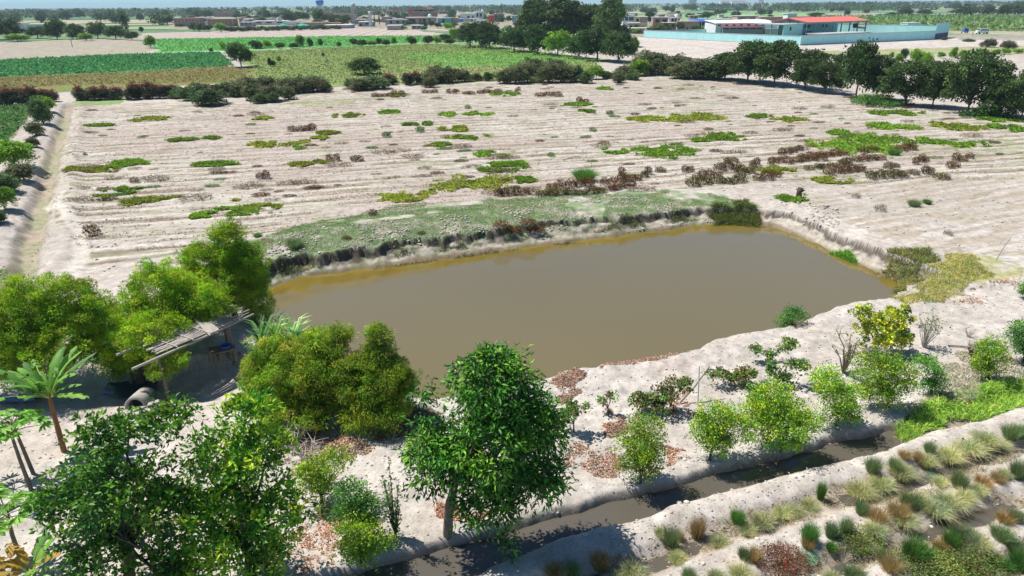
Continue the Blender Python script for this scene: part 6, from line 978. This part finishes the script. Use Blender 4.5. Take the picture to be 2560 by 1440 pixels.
# ---------------------------------------------------------------- vehicles
X, Y = G(2454, 85); t = empty('van', (X, Y, .07), 0.04+math.pi); tag(t, 'white minibus driving along the road beyond the turquoise wall', 'van'); b = MB()
prof = [(-2.3, .35), (-2.3, 1.7), (-2.1, 1.98), (1.25, 2.0), (1.75, 1.25), (2.3, 1.05), (2.38, .4)]; n = len(prof); b.v = [(x, -.85, z) for x, z in prof]+[(x, .85, z) for x, z in prof]; b.f = [tuple(range(n)), tuple(range(2*n-1, n-1, -1))]+[(i, i+n, (i+1) % n+n, (i+1) % n) for i in range(n)]; o = b.build('body', M['vanwhite'], t)
for s in (-1, 1):
    for x0, x1 in ((-2.05, -1.35), (-1.22, -.45), (-.32, .42), (.55, 1.2)): MB().box(x0, x1, s*.86-.012, s*.86+.012, 1.25, 1.72).build('window', M['glass'], t)
    for x in (-1.5, 1.45): m = MB(); m.tube([(x, s*.70, .33), (x, s*.90, .33)], .34, 14); m.build('wheel', M['tyre'], t)
b = MB(); b.v = [(1.31, -.75, 1.93), (1.31, .75, 1.93), (1.77, .75, 1.29), (1.77, -.75, 1.29), (1.29, -.75, 1.9), (1.29, .75, 1.9), (1.74, .75, 1.27), (1.74, -.75, 1.27)]; b.f = [(0, 3, 2, 1), (4, 5, 6, 7), (0, 1, 5, 4), (2, 3, 7, 6)]; b.build('windscreen', M['glass'], t)
for s in (-.6, .6): MB().box(2.34, 2.40, s-.15, s+.15, .75, .95).build('headlight', M['steel'], t)
X, Y = G(2411, 83); t = empty('mototaxi', (X, Y, .07), .1+math.pi); tag(t, 'dark blue three wheeled taxi on the road left of the white van', 'mototaxi'); b = MB()
prof = [(-1.2, .4), (-1.25, 1.2), (-1.0, 1.75), (.55, 1.75), (.75, 1.1), (.6, .5)]; n = len(prof); b.v = [(x, -.62, z) for x, z in prof]+[(x, .62, z) for x, z in prof]; b.f = [tuple(range(n)), tuple(range(2*n-1, n-1, -1))]+[(i, i+n, (i+1) % n+n, (i+1) % n) for i in range(n)]; b.build('cabin', M['blue'], t)
for s in (-1, 1): MB().box(-.9, .4, s*.63-.01, s*.63+.01, 1.05, 1.6).build('window', M['dark'], t); m = MB(); m.tube([(-.8, s*.5, .26), (-.8, s*.66, .26)], .27, 12); m.build('wheel', M['tyre'], t)
m = MB(); m.tube([(1.25, -.06, .27), (1.25, .06, .27)], .28, 12); m.build('wheel', M['tyre'], t); m = MB(); m.tube([(1.25, 0, .27), (.95, 0, 1.0), (.6, 0, .9)], .06, 5); m.tube([(.95, -.35, 1.05), (.95, .35, 1.05)], .03, 5); m.build('fork', M['steel'], t)
# ---------------------------------------------------------------- trees in and beyond the town
TT = 'trees among the houses of the town'
for px, b_, tp, w, k in [(452, 68, 58, 22, 'tree'), (485, 78, 56, 24, 'tree'), (500, 79, 58, 24, 'tree'), (520, 79, 60, 24, 'tree'), (552, 80, 57, 30, 'brighttree'), (496, 46, 24, 36, 'tree'), (516, 46, 24, 34, 'tree'), (722, 56, 27, 34, 'tree'), (740, 54, 28, 30, 'tree'), (668, 50, 24, 22, 'tree'), (650, 48, 24, 16, 'poplar'), (664, 46, 17, 12, 'poplar'), (760, 50, 30, 24, 'tree'), (796, 56, 22, 28, 'tree'), (812, 56, 34, 30, 'tree'), (832, 56, 36, 26, 'tree'), (862, 62, 38, 30, 'tree'), (885, 62, 50, 18, 'tree'), (590, 46, 32, 24, 'tree'), (612, 46, 34, 20, 'tree'), (1023, 64, 50, 16, 'tree'), (1058, 70, 52, 20, 'tree'), (1078, 66, 50, 16, 'tree'), (990, 52, 34, 24, 'tree'), (1094, 70, 56, 20, 'tree'), (1120, 74, 56, 24, 'brighttree'), (1130, 70, 56, 30, 'tree'), (1008, 74, 64, 24, 'brighttree'), (1062, 76, 66, 16, 'tree'), (1210, 50, 32, 16, 'brighttree'), (1592, 84, 70, 24, 'brighttree'), (1640, 80, 56, 44, 'scrub'), (1655, 78, 56, 34, 'tree'), (1700, 78, 54, 18, 'tree'), (1738, 84, 62, 30, 'tree'), (1762, 82, 63, 20, 'brighttree'), (1624, 60, 26, 20, 'acacia'), (1820, 58, 42, 40, 'tree'), (1848, 54, 42, 20, 'tree'), (1768, 48, 28, 28, 'tree'), (1725, 46, 32, 20, 'tree'), (1694, 42, 26, 16, 'tree'), (1840, 42, 27, 24, 'tree'), (2037, 50, 30, 32, 'acacia'), (2072, 50, 36, 36, 'brighttree'), (1926, 46, 36, 14, 'tree'), (2170, 50, 38, 24, 'tree'), (2275, 44, 34, 14, 'tree'), (2230, 44, 30, 26, 'tree'), (2310, 38, 22, 36, 'tree'), (2262, 40, 20, 34, 'tree'), (2420, 34, 16, 40, 'tree'), (2440, 34, 20, 40, 'tree'), (2395, 34, 24, 36, 'tree'), (2504, 44, 12, 28, 'tree'), (2560, 36, 20, 20, 'tree'), (2460, 34, 22, 22, 'tree'), (1665, 30, 14, 24, 'tree'), (354, 82, 66, 10, 'tree')]:
    place_px(k, 'town_tree', (px, b_), tp, w*1.15, ('dark tree ' if k != 'brighttree' else 'brighter green tree ')+('near the long brick buildings' if px < 600 else ('behind the white roofs of the town' if px < 900 else ('among the houses by the dirt track' if px < 1250 else ('among the houses behind the turquoise wall' if px < 1900 else 'beyond the compound and the cane')))), 'tree', TT)
for k in range(44):
    px = rnd.uniform(600, 1300); pb = rnd.uniform(36, 60)-.01*(px-900); w = rnd.uniform(10, 30); mt = rnd.choice(['palebrick', 'adobe', 'white', 'offwhite', 'brick', 'grey']); hh = rnd.uniform(6, 12)
    if k > 30: px = rnd.uniform(1560, 1800); pb = rnd.uniform(38, 48)
    bldg('town_house', px, px+w, pb, pb-hh, mt, {'palebrick': 'dusty brick', 'adobe': 'adobe coloured', 'white': 'white', 'offwhite': 'pale', 'brick': 'dark brick', 'grey': 'grey'}[mt]+' house crowded in '+('the middle of the town' if k <= 30 else 'the part of town right of the eucalyptus'), 'house', rnd.uniform(6, 12), rnd.choice(['offwhite', 'offwhite', 'palebrick', 'coping']), .35, rnd.choice([W2, W3, DW_]), rnd.uniform(-.3, .3), TW)
for k in range(60):
    px = rnd.uniform(420, 1300) if k < 42 else rnd.uniform(1570, 2560); pb = rnd.uniform(34, 66)-.008*(px-900) if k < 42 else rnd.uniform(26, 46); place_px(rnd.choice(['tree', 'far', 'far', 'acacia']), 'town_tree', (px, pb), pb-rnd.uniform(10, 20), rnd.uniform(12, 26), 'dark tree crowded '+('between the houses of the town' if k < 42 else 'on the plain beyond the compound'), 'tree', TT)
GR = 'hedge of small trees between the town and the brown field'
for k in range(30):
    px = 570+k*9.6; place_px('greenscrub' if k % 3 else 'tree', 'hedge_tree', (px, 79-.022*(px-560)+rnd.uniform(-1, 1)), 65+rnd.uniform(-1, 2)-.012*(px-560), 17, 'small dark tree of the hedge behind the brown field', 'tree', GR)
FT = 'far trees across the plain'
g = np.random.default_rng(71)
for k in range(235):
    d = 7+ g.random()**1.25*40; px = g.uniform(-30, 2600); hy = 20-.0085*px
    if 420 < px < 1250 and d > 26: d = g.uniform(8, 26)
    if 1540 < px < 2370 and d > 22: d = g.uniform(6, 22)
    X, Y = G(px, hy+d); h = g.uniform(5.5, 10.5); w_ = h*g.uniform(.8, 1.6); kk = 'poplar' if g.random() < .08 else 'far'
    if kk == 'poplar': w_ = h*.35; h *= 1.3
    K[kk].put('far_tree', X, Y, 0, w_, w_, h, g.uniform(0, 6), 'dark far tree on the hazy plain', 'tree', FT, int(g.integers(6)))
n = 6500; g = np.random.default_rng(72); d = 2.0+g.random(n)**1.3*20; px = g.uniform(-60, 2640, n); Y = CAMH*FOC/.9235/d*.9235; X = (px-1280)/FOC*(Y*.9235+4.8)
keep = fbm(X/np.maximum(Y, 1)*14, np.log(Y)*9, 3, 500) > .52; X, Y = X[keep], Y[keep]; per = 26; N = len(X)
hh = g.uniform(5, 10, N); ww = hh*g.uniform(.8, 1.8, N); dd = unit(g.normal(size=(N*per, 3))); Cc = np.stack([np.repeat(X, per), np.repeat(Y, per), np.repeat(hh*.55, per)], 1)+dd*np.stack([np.repeat(ww*.5, per), np.repeat(ww*.5, per), np.repeat(hh*.45, per)], 1)*(.6+.4*g.random((N*per, 1))); Cc[:, 2] = np.maximum(Cc[:, 2], .3)
o = obj('far_woods', leaves('far_woods', Cc, dd+g.normal(size=dd.shape)*.5, np.repeat(hh*.38, per), np.repeat(hh*.26, per), palette(g, N*per, [(.04, .075, .04), (.03, .06, .03), (.06, .09, .04)], .2), rng=g), M['leaf']); tag(o, 'far off woods and tree lines merging towards the horizon', 'woods', None, 'stuff')
g = np.random.default_rng(73)
for k in range(70):
    d = g.uniform(6, 20); px = g.uniform(0, 2540); hy = 20-.0085*px; X, Y = G(px, hy+d); w_ = g.uniform(8, 22); h = g.uniform(3, 6); mt = ['white', 'offwhite', 'brick', 'palebrick', 'white'][g.integers(5)]; t = empty('far_house', (X, Y, 0), g.uniform(-.4, .4)); tag(t, {'white': 'tiny white house on the hazy plain', 'offwhite': 'tiny pale house on the hazy plain', 'brick': 'tiny brick house on the hazy plain', 'palebrick': 'tiny dusty brick house on the hazy plain'}[mt], 'house', 'far houses across the plain')
    MB().box(-w_/2, w_/2, 0, 8, 0, h).build('walls', M[mt], t); MB().box(-w_/2-.3, w_/2+.3, -.3, 8.3, h, h+.25).build('roof', M['offwhite'], t)
for px, d, h, w_, lab in [(1731, 9, 34, 30, 'pale blue far factory tower block on the right horizon'), (1812, 8, 16, 40, 'low far white factory on the right horizon'), (1846, 8, 16, 60, 'far factory with a pink red roof on the right horizon'), (1902, 8, 26, 20, 'tall thin far factory block on the right horizon')]:
    X, Y = G(px, 20-.0085*px+d); t = empty('far_factory', (X, Y, 0)); tag(t, lab, 'factory'); MB().box(-w_/2, w_/2, 0, 20, 0, h).build('walls', M['steel'] if h > 20 else M['white'], t); MB().box(-w_/2-.5, w_/2+.5, -.5, 20.5, h, h+1).build('roof', M['redroof'] if 'pink' in lab else M['steel'], t)
# ---------------------------------------------------------------- air
hm = bpy.data.materials.new('haze_air'); hm.use_nodes = True; nt = hm.node_tree; nt.nodes.remove(nt.nodes['Principled BSDF']); pv = nt.nodes.new('ShaderNodeVolumePrincipled'); pv.inputs['Color'].default_value = (.70, .88, 1.0, 1); pv.inputs['Density'].default_value = .00016; pv.inputs['Anisotropy'].default_value = 0.0
nt.links.new(pv.outputs[0], nt.nodes['Material Output'].inputs['Volume'])
o = MB().box(-14000, 14000, -60, 9600, -4, 62).build('haze', hm); tag(o, kind='stuff', label='pale blue haze lying over the far plain', cat='haze')
